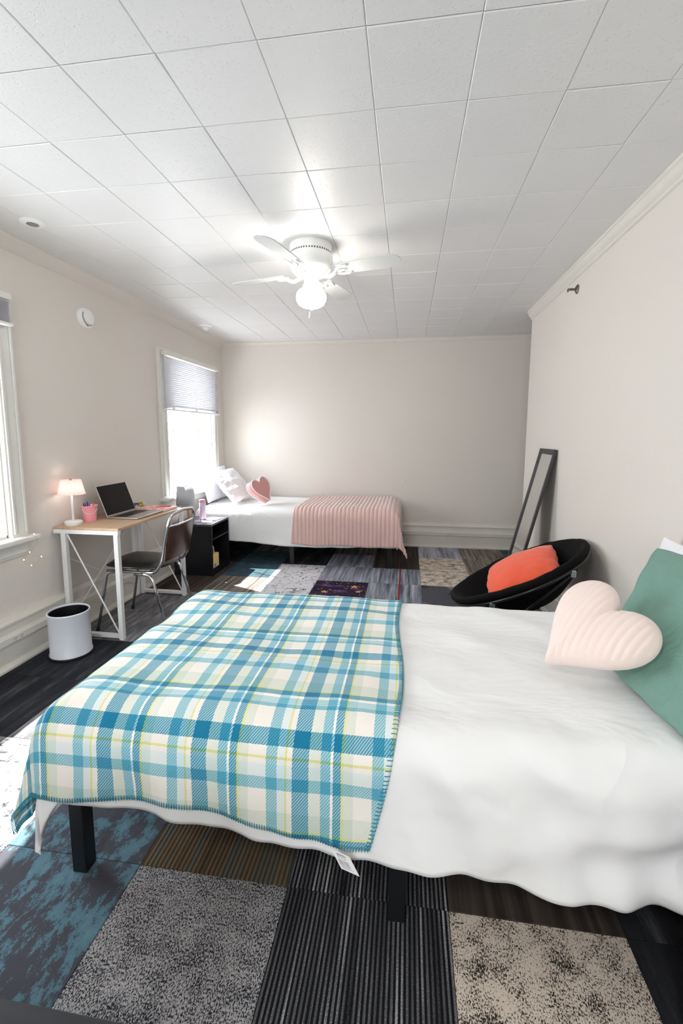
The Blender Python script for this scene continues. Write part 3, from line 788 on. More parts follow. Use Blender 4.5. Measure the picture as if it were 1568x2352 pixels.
tag(mb.build('duvet', DUVET, smooth=True, solid=.012, uv=uvs, org=(-1.2, 4.9, ZT), fixn=False), 'white duvet on the far bed under the pink ribbed blanket', 'duvet')
PINK = mat_cloth('pink_plush', (224, 190, 184), .95, 900, .1, 12, .06, .5)
def ed4(u, v, s, t):
    if v < 4.475:
        k = (4.475 - v) / (4.475 - 4.09); hem = .235 - .015 * nz(u * 4, 3)
        v = 4.475 - k * (.141 + (ZT - .09 - hem)); u -= .0 * k
    return u + .03 * (1 - s) * math.sin((v - 4.4) * 2.2), v
def rib(p, u, v, s, t):
    h = .012 * (abs(math.sin(PI * u / .04)) ** .7)
    n = Vector((0, -1, .15)) if v < 4.4 else Vector((0, 0, 1))
    if u > -.1: n = Vector((.8, -.3, .4))
    k = smooth01(4.33, 4.5, v); n = (Vector((0, -1, .1)) * (1 - k) + Vector((0, 0, 1)) * k) if u <= -.12 else Vector((.8, -.5, .4))
    return p + n.normalized() * h
mb, uvs = drape_mesh(D2, -1.13, .20, 4.09, 5.36, 340, 90, .017, ed4, rib)
tag(mb.build('pink_blanket', PINK, smooth=True, solid=-.005, uv=uvs, org=(-.5, 4.9, ZT), fixn=False), 'pink ribbed plush blanket on the foot of the far bed', 'blanket')

# ------------------------------------------------------------------ pillows and cushions
def pillow(name, label, mat_, bl_, br_, tl_, th, seed=0, wr=.01, pinch=.05, cat='pillow', rib_=None, power=.42):
    """bl, br, tl: three corners in room coordinates; th: half thickness"""
    bl_, br_, tl_ = Vector(bl_), Vector(br_), Vector(tl_); U = (br_ - bl_) / 2; V = (tl_ - bl_) / 2; C = bl_ + U + V
    N_ = U.cross(V).normalized(); n = 48; vs = []; fs = []; idx = {}
    for side in (1, -1):
        for i in range(n + 1):
            for j in range(n + 1):
                s, t = -1 + 2 * i / n, -1 + 2 * j / n
                if side == -1 and (i in (0, n) or j in (0, n)): idx[(side, i, j)] = idx[(1, i, j)]; continue
                s1 = math.sin(s * PI / 2); t1 = math.sin(t * PI / 2)
                uu = s1 * (1 - pinch * (1 - t1 * t1) ** 1.0); vv = t1 * (1 - pinch * (1 - s1 * s1))
                e = max(0, (1 - s1 * s1) * (1 - t1 * t1)); h = th * e ** power
                w_ = wr * (nz(s1 * 2.2 + seed, t1 * 2.2, side) + .6 * nz(s1 * 5 + seed, t1 * 5, side * 3)) * min(1, e * 4)
                rd = 0 if not rib_ else rib_(s1, t1) * min(1, e * 6)
                p = C + U * uu + V * vv + N_ * side * (h + w_ + rd)
                p += (U.normalized() * nz(seed, t1 * 3, 2) * abs(s1) ** 4 + V.normalized() * nz(s1 * 3, seed, 4) * abs(t1) ** 4) * .012
                idx[(side, i, j)] = len(vs); vs.append(p)
        for i in range(n):
            for j in range(n): fs.append((idx[(side, i, j)], idx[(side, i + 1, j)], idx[(side, i + 1, j + 1)], idx[(side, i, j + 1)]))
    mb = MB(); mb.add(vs, fs)
    o = mb.build(name, mat_, smooth=True, org=tuple(C))
    if label: tag(o, label, cat)
    return o

def heart_outline(n=96):
    pts = []
    for k in range(n):
        t = 2 * PI * k / n
        x = 16.5 * math.sin(t) ** 3 * .8 + 3.2 * math.sin(t); y = 13 * math.cos(t) - 4.0 * math.cos(2 * t) - 1.6 * math.cos(3 * t) - .6 * math.cos(4 * t)
        pts.append((x / 17, (y + 2.5) / 17))
    return pts
def heart(name, label, mat_, tip, axis, wid, H, W, th, flat=False, power=.5, ribs=None):
    """tip point, axis towards the notch, width direction"""
    tip = Vector(tip); A = Vector(axis).normalized(); Wd = Vector(wid); Wd = (Wd - A * Wd.dot(A)).normalized(); N_ = Wd.cross(A).normalized()
    ol = heart_outline(96 if flat else 260); ymin = min(p[1] for p in ol); ymax = max(p[1] for p in ol); n = len(ol); rings = 22 if flat else 70
    C = tip + A * (H * (0 - ymin) / (ymax - ymin)); vs = []; fs = []
    def P(x, y, h): return C + Wd * (x * W / 2) + A * (y * H / (ymax - ymin)) + N_ * h
    for side in (1, -1):
        for r in range(rings):
            s = math.sin((r + 1) / rings * PI / 2) if not flat else (r + 1) / rings
            for (x, y) in ol:
                e = max(0, 1 - s * s)
                h = th * e ** power if not flat else th * (1 - .12 * s ** 2 - .12 * s ** 12)
                if ribs and not flat: h += ribs(x * s * W / 2, y * s * H / 2) * min(1, e * 5)
                vs.append(P(x * s, y * s, side * h))
        vs.append(P(0, 0, side * (th + (ribs(0, 0) if ribs and not flat else 0))))
    m_ = rings * n + 1
    for q in (0, 1):
        b0 = q * m_
        for r in range(rings - 1):
            for k in range(n): fs.append((b0 + r * n + k, b0 + r * n + (k + 1) % n, b0 + (r + 1) * n + (k + 1) % n, b0 + (r + 1) * n + k))
        for k in range(n): fs.append((b0 + rings * n, b0 + k, b0 + (k + 1) % n))
    for k in range(n): fs.append(((rings - 1) * n + k, (rings - 1) * n + (k + 1) % n, m_ + (rings - 1) * n + (k + 1) % n, m_ + (rings - 1) * n + k))
    mb = MB(); mb.add(vs, fs)
    o = mb.build(name, mat_, smooth=True, org=tuple(C)); tag(o, label, 'cushion')
    return o, [P(x, y, th * .86) for x, y in ol], [P(x, y, -th * .86) for x, y in ol]

GREEN = mat_cloth('green_cotton', (112, 150, 138), .9, 1600, .6, 3.5, .03)
pillow('bed_pillow', 'white bed pillow behind the green pillow against the right wall', PILLOWW, (.94, 1.97, ZT + .02), (.96, 1.32, ZT + .02), (1.02, 1.93, .945), .035, 5)
pillow('bed_pillow', 'large sage green pillow leaning at the head of the near bed', GREEN, (.645, 1.49, ZT + .03), (.745, .84, ZT + .03), (.895, 1.73, .945), .052, 2, .016, -.05)
HP = mat_cloth('blush_corduroy', (238, 218, 211), .95, 900, .06, 14, .03, .5)
def hr(x, y):
    q = .9 * x + .42 * y - .9 * y * y
    return .0042 * abs(math.sin(PI * q / .0195)) ** .6
heart('heart_cushion', 'pale blush heart cushion leaning on the green pillow', HP, (.437, 1.40, ZT + .062), (.78, .10, .60), (.16, -.56, -.28), .315, .325, .06, ribs=hr)

pillow('bed_pillow', 'plain white pillow against the window at the far bed head', PILLOWW, (-2.12, 4.55, ZT + .02), (-2.12, 5.2, ZT + .02), (-2.2, 4.55, .97), .05, 11)
def fr(s, t): return .0022 * math.sin(t * 60)
pillow('bed_pillow', 'white ribbed pillow behind the pink heart on the far bed', PILLOWW, (-1.80, 4.50, ZT + .03), (-1.78, 5.12, ZT + .03), (-2.10, 4.54, .94), .07, 15, .012, .05, rib_=fr)
HK = mat_cloth('rose_velvet', (214, 150, 148), .9, 900, .04, 12, .05, .6)
h2, rimA, rimB = heart('heart_cushion', 'rose pink heart cushion with white piping on the far bed', HK, (-1.49, 4.66, ZT + .035), (-.15, 0, .25), (.38, .85, .0), .27, .29, .045, flat=True)
for rm in (rimA, rimB):
    ORG[h2.name] = tuple(h2.location)
    MB().tube(rm, .006, 8, closed=True).build('piping', plain('piping_white', (244, 236, 236), .8), h2, smooth=True)

# ------------------------------------------------------------------ desk
DX0, DX1, DY0, DY1, DZ = -2.275, -1.82, 2.575, 3.44, .745
OAK = mat_wood('oak_laminate', (176, 146, 116), (202, 174, 144), .45, (30, 2.2, 30))
desk = thing('desk', 'small writing desk with oak top and white steel frame', 'desk', ((DX0 + DX1) / 2, (DY0 + DY1) / 2, 0))
B(DX0, DX1, DY0 + .012, DY1 - .012, DZ - .016, DZ).build('desk_top', OAK, desk, bevel=.001)
LW = .024
for (y, s) in ((DY0, 1), (DY1, -1)):
    yy0, yy1 = min(y, y + s * .03), max(y, y + s * .03)
    B(DX0, DX1 + .004, yy0, yy1, DZ - .042, DZ - .0165).build('top_rail', WMETAL, desk, bevel=.002)
    B(DX1 - .03, DX1, yy0, yy1, 0, DZ - .042).build('leg', WMETAL, desk, bevel=.002)
    B(DX0 + .055, DX0 + .085, yy0, yy1, 0, DZ - .042).build('leg', WMETAL, desk, bevel=.002)
    B(DX0 + .085, DX1 - .03, yy0, yy1, .012, .036).build('bottom_rail', WMETAL, desk, bevel=.002)
    MB().tube([(DX0 + .09, y + s * .015, DZ - .05), (DX1 - .035, y + s * .015, .04)], .005, 8).build('brace', WMETAL, desk)
for y in (DY0 + .035, DY1 - .065):
    B(DX0 + .02, DX0 + .05, y, y + .03, 0, DZ - .042).build('rear_post', WMETAL, desk, bevel=.002)
MB().tube([(DX0 + .035, DY0 + .07, .52), (DX0 + .035, DY1 - .07, .1)], .004, 8).build('rear_brace', WMETAL, desk)
MB().tube([(DX0 + .042, DY0 + .07, .1), (DX0 + .042, DY1 - .07, .66)], .004, 8).build('rear_brace', WMETAL, desk)

# desk lamp
LX, LY = -2.195, 2.665
lamp = thing('desk_lamp', 'small lit table lamp with pleated pink shade on the desk', 'lamp', (LX, LY, DZ))
MB().lathe([(.052, 0), (.054, .004), (.054, .022), (.05, .027), (.006, .029)], (LX, LY, DZ), 40).build('base', WHITEP, lamp, auto=35)
MB().tube([(LX, LY, DZ + .027), (LX, LY, DZ + .235)], [.009, .0065], 14).build('stem', WHITEP, lamp, smooth=True)
sh = MB(); n = 80; vs = []
for (r, z) in ((.082, .205), (.079, .212), (.06, .295), (.058, .3)):
    for k in range(n * 2):
        a = PI * k / n; rr = r + (.0016 if k % 2 else -.0016); vs.append((LX + rr * math.cos(a), LY + rr * math.sin(a), DZ + z))
sh.add(vs, [(i * 2 * n + k, i * 2 * n + (k + 1) % (2 * n), (i + 1) * 2 * n + (k + 1) % (2 * n), (i + 1) * 2 * n + k) for i in range(3) for k in range(2 * n)])
sh.build('lamp_shade', plain('pleated_pink_shade', (248, 226, 222), .7, trans=.55), lamp)
MB().lathe([(.001, .296), (.008, .297), (.008, .304), (.004, .308), (.001, .309)], (LX, LY, DZ), 16).build('finial', plain('brass', (180, 150, 110), .3, metal=1), lamp, smooth=True)
MB().lathe([(.02, .222), (.024, .232), (.024, .25), (.014, .262), (.001, .264)], (LX, LY, DZ), 20).build('bulb', mat_emit('lamp_bulb', (255, 244, 236), 5.0), lamp, smooth=True)

# pink bucket with pens
BX, BY = -2.175, 2.80
bk = thing('pencil_bucket', 'small pink metal bucket holding pens on the desk', 'bucket', (BX, BY, DZ))
PKM = plain('pink_enamel', (240, 158, 172), .35)
MB().lathe([(.036, 0), (.037, .003), (.039, .02), (.042, .06), (.046, .075), (.048, .1), (.052, .106), (.051, .11), (.048, .108), (.045, .1), (.036, .01), (.001, .008)], (BX, BY, DZ), 40, cap=False).build('pail', PKM, bk, auto=40)
MB().lathe([(.001, .001), (.036, .001)], (BX, BY, DZ), 40, cap=False).build('pail_bottom', PKM, bk)
MB().tube([(BX + .047 * math.cos(a) , BY + .047 * math.sin(a), DZ + .09 - .035 * math.sin((a + 2.2) / 2.6 * PI)) for a in [-2.2 + .13 * i for i in range(21)]], .0012, 6).build('handle', WHITEP, bk)
MB().lathe([(.004, 0), (.004, .006)], (BX + .005, BY - .054, DZ + .09), 12, 'y').build('handle_lug', PKM, bk)
for i, (dx_, dy_, lean, c, nm) in enumerate(((-.022, -.004, (-.06, -.02), (26, 26, 34), 'black'), (-.01, -.012, (-.02, -.03), (40, 70, 150), 'blue'), (.004, -.006, (.02, -.02), (70, 140, 210), 'light blue'), (.012, .0, (.05, .02), (196, 110, 80), 'orange brown'), (-.018, .012, (-.04, .02), (20, 20, 24), 'dark'))):
    p0 = Vector((BX + dx_ * .4, BY + dy_ * .4, DZ + .012)); p1 = Vector((BX + dx_ + lean[0] * .3, BY + dy_ + lean[1] * .3, DZ + .125 + .008 * (i % 3)))
    pm = MB().tube([p0, p0.lerp(p1, .9), p1], [.004, .0045, .0025], 8).build('pen', plain('pen_%d' % i, c, .35), org=tuple(p0))
    tag(pm, nm + ' pen standing in the pink bucket', 'pen')

# laptop
SIL = plain('laptop_silver', (186, 178, 174), .3, metal=.7)
lp = thing('laptop', 'open silver laptop with dark screen on the desk', 'laptop', (-1.99, 3.03, DZ))
x0, x1, y0, y1 = -2.11, -1.875, 2.885, 3.225
B(x0, x1, y0, y1, DZ + .002, DZ + .013).build('base', SIL, lp, bevel=.003)
kb = B(x0 + .03, x0 + .13, y0 + .03, y1 - .03, DZ + .013, DZ + .0138).build('keyboard', plain('key_black', (24, 24, 28), .4), lp)
m = MB()
for r in range(5):
    for c in range(13): m.box(x0 + .034 + r * .0188, x0 + .034 + r * .0188 + .0155, y0 + .034 + c * .0212, y0 + .034 + c * .0212 + .018, DZ + .0138, DZ + .0146)
ko = m.build('keys', plain('key_cap', (34, 33, 37), .45), kb); ko['kind'] = 'stuff'
B(x0 + .145, x1 - .02, (y0 + y1) / 2 - .055, (y0 + y1) / 2 + .055, DZ + .013, DZ + .0134).build('trackpad', plain('trackpad_grey', (170, 163, 160), .25, metal=.5), lp, bevel=.0001)
ta = math.radians(20); hx = x0 + .004
def lid(a, y, d): return (hx - math.sin(ta) * a - math.cos(ta) * d * -1, y, DZ + .014 + math.cos(ta) * a + math.sin(ta) * d)
m = MB(); m.add([lid(a, y, d) for a in (0, .232) for y in (y0, y1) for d in (0, -.006)], [(0, 1, 3, 2), (4, 6, 7, 5), (0, 4, 5, 1), (2, 3, 7, 6), (0, 2, 6, 4), (1, 5, 7, 3)])
m.build('lid', SIL, lp, bevel=.002)
m = MB(); m.add([lid(a, y, d) for a in (.008, .226) for y in (y0 + .005, y1 - .005) for d in (.0001, .0012)], [(0, 1, 3, 2), (4, 6, 7, 5), (0, 4, 5, 1), (2, 3, 7, 6), (0, 2, 6, 4), (1, 5, 7, 3)])
m.build('screen', plain('screen_glass', (16, 11, 12), .3, spec=.15), lp)

# notebook, pen, tray, glasses, fruit
k = NT('notebook_cover'); v = k.coord(scale=(1, 1, 1))
vo = k.n('ShaderNodeTexVoronoi', Scale=26.0); k.l(v, vo.inputs['Vector'])
sp_ = k.n('ShaderNodeSeparateColor'); k.l(vo.outputs['Color'], sp_.inputs[0])
k.l(k.ramp(sp_.outputs[0], [(0, lin((240, 190, 186))), (.3, lin((236, 128, 110))), (.5, lin((250, 226, 220))), (.72, lin((244, 160, 150))), (.88, lin((224, 96, 84)))], True), k.b.inputs['Base Color']); k.set(Roughness=.5)
NCOV = k.m
nb = thing('spiral_notebook', 'spiral notebook with coral and pink cover on the desk', 'notebook', (-1.98, 3.33, DZ))
def quadbox(x0, x1, y0, y1, z0, z1, rot, piv): return MB().box(x0, x1, y0, y1, z0, z1, rot=rot, piv=piv)
nbp = (-1.98, 3.32)
quadbox(-2.11, -1.865, 3.235, 3.42, DZ + .001, DZ + .013, -.05, nbp).build('pages', plain('paper', (236, 228, 224), .7), nb, bevel=.001)
quadbox(-2.112, -1.862, 3.233, 3.422, DZ + .013, DZ + .0145, -.05, nbp).build('cover', NCOV, nb, bevel=.0003)
m = MB()
for i in range(22):
    c = Vector((-2.10 + i * .0108, 3.232, DZ + .008)); c = Vector((nbp[0] + (c.x - nbp[0]) * math.cos(-.05) - (c.y - nbp[1]) * math.sin(-.05), nbp[1] + (c.x - nbp[0]) * math.sin(-.05) + (c.y - nbp[1]) * math.cos(-.05), c.z))
    m.tube([c + Vector((0, .007 * math.cos(a), .008 * math.sin(a))) for a in [k2 * PI / 4 for k2 in range(8)]], .0009, 5, closed=True)
co = m.build('coil', WHITEP, nb); co['kind'] = 'stuff'
tag(MB().tube([(-2.0, 3.33, DZ + .0185), (-1.955, 3.355, DZ + .0185), (-1.9, 3.385, DZ + .0185)], [.003, .004, .004], 8).build('pen', plain('red_pen', (222, 60, 52), .4), org=(-1.95, 3.35, DZ + .018)), 'red pen lying on the coral notebook', 'pen')
ty = thing('trinket_tray', 'small pale tray at the back of the desk behind the laptop', 'tray', (-2.17, 3.33, DZ))
MB().lathe([(.05, 0), (.062, .004), (.072, .012), (.07, .014), (.058, .007), (.001, .006)], (-2.17, 3.33, DZ), 36).build('dish', plain('tray_cream', (226, 214, 206), .5), ty, smooth=True)
gl = thing('eyeglasses', 'dark-framed eyeglasses lying in the tray', 'eyeglasses', (-2.165, 3.32, DZ + .014))
GF = plain('glasses_frame', (58, 28, 30), .3)
for s in (-1, 1):
    cy0 = 3.32 + s * .028
    MB().tube([(-2.14 + .002 * math.cos(a), cy0 + .023 * math.cos(a), DZ + .034 + .017 * math.sin(a)) for a in [k2 * PI / 8 for k2 in range(16)]], .002, 6, closed=True).build('rim', GF, gl)
    MB().tube([(-2.14, cy0 + s * .024, DZ + .042), (-2.18, cy0 + s * .022, DZ + .036), (-2.235, cy0 + s * .018, DZ + .018)], .0018, 6).build('temple', GF, gl)
MB().tube([(-2.14, 3.315, DZ + .038), (-2.138, 3.32, DZ + .041), (-2.14, 3.325, DZ + .038)], .0018, 6).build('bridge', GF, gl)
tag(MB().lathe([(.001, 0), (.014, .004), (.019, .014), (.017, .024), (.007, .03), (.001, .031)], (-2.15, 3.388, DZ + .012), 20).build('yellow_charm', plain('yellow_skin', (220, 200, 70), .5), smooth=True, org=(-2.15, 3.388, DZ + .012)), 'small yellow rounded trinket beside the eyeglasses', 'trinket')
tag(MB().box(-2.24, -2.20, 3.40, 3.43, DZ, DZ + .035).box(-2.237, -2.203, 3.397, 3.40, DZ + .008, DZ + .03).build('card_holder', plain('grey_mesh', (150, 154, 164), .4, metal=.4), bevel=.002, org=(-2.22, 3.41, DZ)), 'small grey metal holder at the far end of the desk', 'holder')

# waste bin
bn = thing('waste_bin', 'round white metal waste bin beside the desk leg', 'waste bin', (-2.03, 2.37, 0))
bc = (-2.03, 2.37, 0)
BINW = plain('bin_white', (220, 223, 234), .28)
MB().lathe([(.117, .014), (.117, .022), (.113, .028), (.113, .262), (.117, .268), (.117, .276), (.113, .28), (.108, .276), (.108, .04)], bc, 64, cap=False).build('bin_body', BINW, bn, auto=40)
MB().lathe([(.107, .27), (.106, .05), (.001, .03)], bc, 48, cap=False).build('liner', plain('bin_inside', (10, 10, 12), .5), bn, auto=40)
MB().lathe([(.12, 0), (.122, .006), (.12, .014), (.112, .018), (.001, .018)], bc, 64).build('base_ring', plain('black_plastic', (24, 24, 28), .4), bn, auto=40)

# desk chair
ch = thing('side_chair', 'chrome chair with black vinyl seat and brown laminate back', 'chair', (-1.82, 2.9, 0))
VINYL = plain('black_vinyl', (32, 31, 33), .28, bump=.15, bscale=300, bdist=.0006)
sx0, sx1, sy0, sy1, sz = -2.05, -1.62, 2.69, 3.08, .44
def seatp(s, t, top):
    a = s * 2 - 1; b = t * 2 - 1
    m_ = max(abs(a), abs(b)); L_ = math.hypot(a, b) or 1; k = m_ / L_ if L_ else 1; rr = 1 - (1 - k) * .55
    x = (sx0 + sx1) / 2 + a * rr * (sx1 - sx0) / 2; y = (sy0 + sy1) / 2 + b * rr * (sy1 - sy0) / 2 * (1.04 - .08 * s)
    return (x, y, sz + (.022 * (1 - m_ ** 6) + .012 if top else 0) + .012 * (1 - s) - .0)
m = MB(); n = 20
vs = [seatp(i / n, j / n, True) for i in range(n + 1) for j in range(n + 1)] + [seatp(i / n, j / n, False) for i in range(n + 1) for j in range(n + 1)]
N1 = (n + 1) ** 2; fs = []
for i in range(n):
    for j in range(n):
        a = i * (n + 1) + j; fs.append((a, a + n + 1, a + n + 2, a + 1)); fs.append((N1 + a, N1 + a + 1, N1 + a + n + 2, N1 + a + n + 1))
for i in range(n):
    for e in ((i * (n + 1), (i + 1) * (n + 1)), (i * (n + 1) + n, (i + 1) * (n + 1) + n), (i, i + 1), (n * (n + 1) + i, n * (n + 1) + i + 1)): fs.append((e[0], e[1], N1 + e[1], N1 + e[0]))
m.add(vs, fs); seat = m.build('seat', VINYL, ch, smooth=True)
mo = seat.modifiers.new('bevel', 'BEVEL'); mo.width = .006; mo.segments = 3; mo.limit_method = 'ANGLE'; mo.angle_limit = math.radians(50)
tr_ = .0105
yn, yf = sy0 + .012, sy1 - .012
# back posts run down, turn under the seat and form the side rails
frame = fillet([(-2.0, yn, sz - .012), (-1.645, yn, sz - .016), (-1.6, yn, sz + .06), (-1.545, yn + .004, .76), (-1.535, yn + .03, .815), (-1.53, (yn + yf) / 2, .832), (-1.535, yf - .03, .815), (-1.545, yf - .004, .76), (-1.6, yf, sz + .06), (-1.645, yf, sz - .016), (-2.0, yf, sz - .012)], .05, 6)
MB().tube(frame, tr_, 12).build('back_frame', CHROME, ch, smooth=True)
for (a, b, c, side) in (((-2.0, yn + .03, sz - .022), (-1.99, yn + .0, sz - .03), (-2.085, yn - .015, .004), 0), ((-2.0, yf - .03, sz - .022), (-1.99, yf, sz - .03), (-2.085, yf + .02, .004), 0)):
    MB().tube(fillet([(-1.93, (a[1] + b[1]) / 2 + .0, sz - .022), (-2.0, b[1], sz - .024), c], .05), tr_ * .95, 10).build('leg', CHROME, ch, smooth=True)
for yy, dy_ in ((yn, -.01), (yf, .02)):
    MB().tube(fillet([(-1.80, yy, sz - .03), (-1.68, yy, sz - .03), (-1.565, yy + dy_, .004)], .05), tr_ * .95, 10).build('leg', CHROME, ch, smooth=True)
for xx in (-1.93, -1.72): MB().tube([(xx, yn, sz - .026), (xx, yf, sz - .026)], .008, 8).build('crossbar', CHROME, ch)
LAM = mat_wood('dark_walnut_laminate', (52, 32, 28), (88, 58, 46), .22, (4, 60, 4), coat=.5)
m = MB()
def bp_(s, t, d):
    y = yn + .012 + (yf - yn - .024) * s; z = .505 + .235 * t; x = -1.588 + (z - .5) * .165 + .022 * (1 - (2 * s - 1) ** 2) * 1 + d
    return (x, y, z)
vs = [bp_(i / 14, j / 4, d) for d in (0, .008) for i in range(15) for j in range(5)]
fs = []
for i in range(14):
    for j in range(4):
        a = i * 5 + j; fs.append((a, a + 5, a + 6, a + 1)); fs.append((75 + a, 75 + a + 1, 75 + a + 6, 75 + a + 5))
for i in range(14):
    for j in (0, 4): a = i * 5 + j; fs.append((a, a + 5, 75 + a + 5, 75 + a))
for i in (0, 14):
    for j in range(4): a = i * 5 + j; fs.append((a, a + 1, 75 + a + 1, 75 + a))
m.add(vs, fs); m.build('back_panel', LAM, ch, auto=40)
MB().tube([(bp_(i / 14, 1, .004)) for i in range(15)], .006, 8).build('panel_edge', CHROME, ch, smooth=True)
for p in ((-2.085, yn - .015), (-2.085, yf + .02), (-1.565, yn - .01), (-1.565, yf + .02)):
    MB().lathe([(.013, 0), (.013, .02), (.011, .024)], (p[0], p[1], 0), 14).build('foot_cap', MATS['black_plastic'], ch)

# nightstands
def nightstand(label, x0, x1, y0, y1, h=.5, openx=1, topmat=None):
    t = thing('nightstand', label, 'nightstand', ((x0 + x1) / 2, (y0 + y1) / 2, 0)); th = .016
    bx = x1 if openx > 0 else x0
    B(x0, x1, y0, y1, h - .018, h)  .build('top', topmat or BLKTOP_SUNLIT, t, bevel=.001)
    B(x0, x1, y0, y0 + th, 0, h - .018).build('side_panel', BLKWOOD, t, bevel=.001)
    B(x0, x1, y1 - th, y1, 0, h - .018).build('side_panel', BLKWOOD, t, bevel=.001)
    xa, xb = (x0, x0 + .008) if openx > 0 else (x1 - .008, x1)
    B(xa, xb, y0 + th, y1 - th, 0, h - .018).build('back_panel', BLKWOOD, t)
    xi0, xi1 = (x0 + .008, x1) if openx > 0 else (x0, x1 - .008)
    B(xi0, xi1, y0 + th, y1 - th, .345, .357).build('shelf', BLKWOOD, t, bevel=.001)
    B(xi0, xi1, y0 + th, y1 - th, .055, .07).build('bottom', BLKWOOD, t, bevel=.001)
    kx = (x1 - .016, x1 - .002) if openx > 0 else (x0 + .002, x0 + .016)
    B(kx[0], kx[1], y0 + th, y1 - th, 0, .055).build('kick_board', BLKWOOD, t)
    return t
nightstand('black open nightstand with shelf between desk and far bed', -2.2, -1.81, 3.935, 4.345)
nightstand('black-topped nightstand at the lower left corner of the photo', -.93, -.375, .08, .502, topmat=BLKWOOD)
nightstand('dark nightstand hidden in shadow by the head of the near bed', .655, 1.04, .60, .99)

# things on the far nightstand
NX, NY = -2.11, 4.035
l2 = thing('table_lamp', 'table lamp with pale grey shade and tan wooden legs on nightstand', 'lamp', (NX, NY, .5))
MB().lathe([(.088, .165), (.077, .35)], (NX, NY, .5), 48, cap=False).build('lamp_shade', plain('grey_shade', (196, 199, 206), .8), l2, smooth=True, solid=.001)
MB().lathe([(.006, .13), (.006, .2), (.016, .205), (.016, .24), (.001, .25)], (NX, NY, .5), 16).build('socket', WHITEP, l2, auto=40)
TAN = mat_wood('tan_wood', (168, 124, 84), (198, 154, 110), .5, (10, 10, 3))
for k2 in range(3):
    a = 2 * PI * k2 / 3 - .6
    MB().tube(fillet([(NX + .012 * math.cos(a), NY + .012 * math.sin(a), .5 + .15), (NX + .04 * math.cos(a), NY + .04 * math.sin(a), .5 + .135), (NX + .066 * math.cos(a), NY + .066 * math.sin(a), .508)], .03), [.014] * 8 + [.012], 10).build('wooden_leg', TAN, l2, smooth=True)
MB().lathe([(.02, .135), (.024, .145), (.02, .155), (.001, .156)], (NX, NY, .5), 20).build('leg_hub', TAN, l2, smooth=True)
# lilac bottle
bt = thing('lotion_bottle', 'tall lilac bottle with pink cap on the black nightstand', 'bottle', (-2.0, 4.16, .5))
k = plain('lilac_plastic', (222, 204, 226), .25)
MB().lathe([(.03, 0), (.032, .004), (.032, .165), (.028, .175), (.024, .178)], (-2.0, 4.16, .5), 32).build('bottle_body', k, bt, auto=40)
MB().lathe([(.029, .178), (.03, .182), (.03, .2), (.027, .204), (.001, .205)], (-2.0, 4.16, .5), 32).build('cap', plain('pink_cap', (232, 150, 196), .35), bt, auto=40)
MB().lathe([(.0325, 0), (.0325, .01)], (-2.0, 4.16, .5), 32, cap=False).build('base_band', plain('plum_band', (150, 90, 130), .4), bt)
PAPER = plain('white_paper', (238, 238, 244), .7)
for i, (x, y, r, w_, h_) in enumerate(((-1.93, 4.10, .5, .10, .13), (-1.92, 4.22, -.25, .13, .16))):
    m = MB(); m.grid(6, 6, lambda s, t: (x + (s - .5) * w_ * math.cos(r) - (t - .5) * h_ * math.sin(r), y + (s - .5) * w_ * math.sin(r) + (t - .5) * h_ * math.cos(r), .5012 + i * .0015 + .003 * (s * t) ** 2))
    tag(m.build('sheet_of_paper', PAPER, solid=.0004, org=(x, y, .501)), ('small white paper nearest the bottle on the black nightstand', 'larger white paper at the bed side of the black nightstand')[i], 'paper')
# tissue box
tb = thing('tissue_box', 'yellow tissue box with orange and blue flowers in nightstand', 'tissue box', (-1.87, 4.02, .07))
k = NT('floral_print'); v = k.coord()
vo = k.n('ShaderNodeTexVoronoi', Scale=17.0, Randomness=.75); k.l(v, vo.inputs['Vector'])
sp_ = k.n('ShaderNodeSeparateColor'); k.l(vo.outputs['Color'], sp_.inputs[0])
ring = k.ramp(vo.outputs['Distance'], [(0, (0, 0, 0, 1)), (.12, (.5, .5, .5, 1)), (.4, (1, 1, 1, 1))], True)
pet = k.ramp(sp_.outputs[0], [(0, lin((120, 164, 206))), (.5, lin((232, 128, 70)))], True)
c1 = k.mix(k.math('GREATER_THAN', vo.outputs['Distance'], .40), pet, lin((246, 214, 140)))
c1 = k.mix(k.math('LESS_THAN', vo.outputs['Distance'], .1), c1, lin((120, 70, 40)))
k.l(c1, k.b.inputs['Base Color']); k.set(Roughness=.6)
B(-1.935, -1.812, 3.955, 4.085, .0705, .2).build('carton', k.m, tb, bevel=.002)
m = MB(); m.grid(14, 14, lambda s, t: (-1.86 + (s - .5) * .06 * (1 - .3 * t) + .01 * math.sin(t * 4), 4.015 + .012 * math.sin(s * 9 + t * 2) - .03 * t * t, .197 + .105 * math.sin(t * 1.75) * (1 - .25 * (2 * s - 1) ** 2)))
m.build('tissue', plain('tissue_paper', (240, 238, 236), .9, trans=.3), tb, smooth=True, solid=.0006)

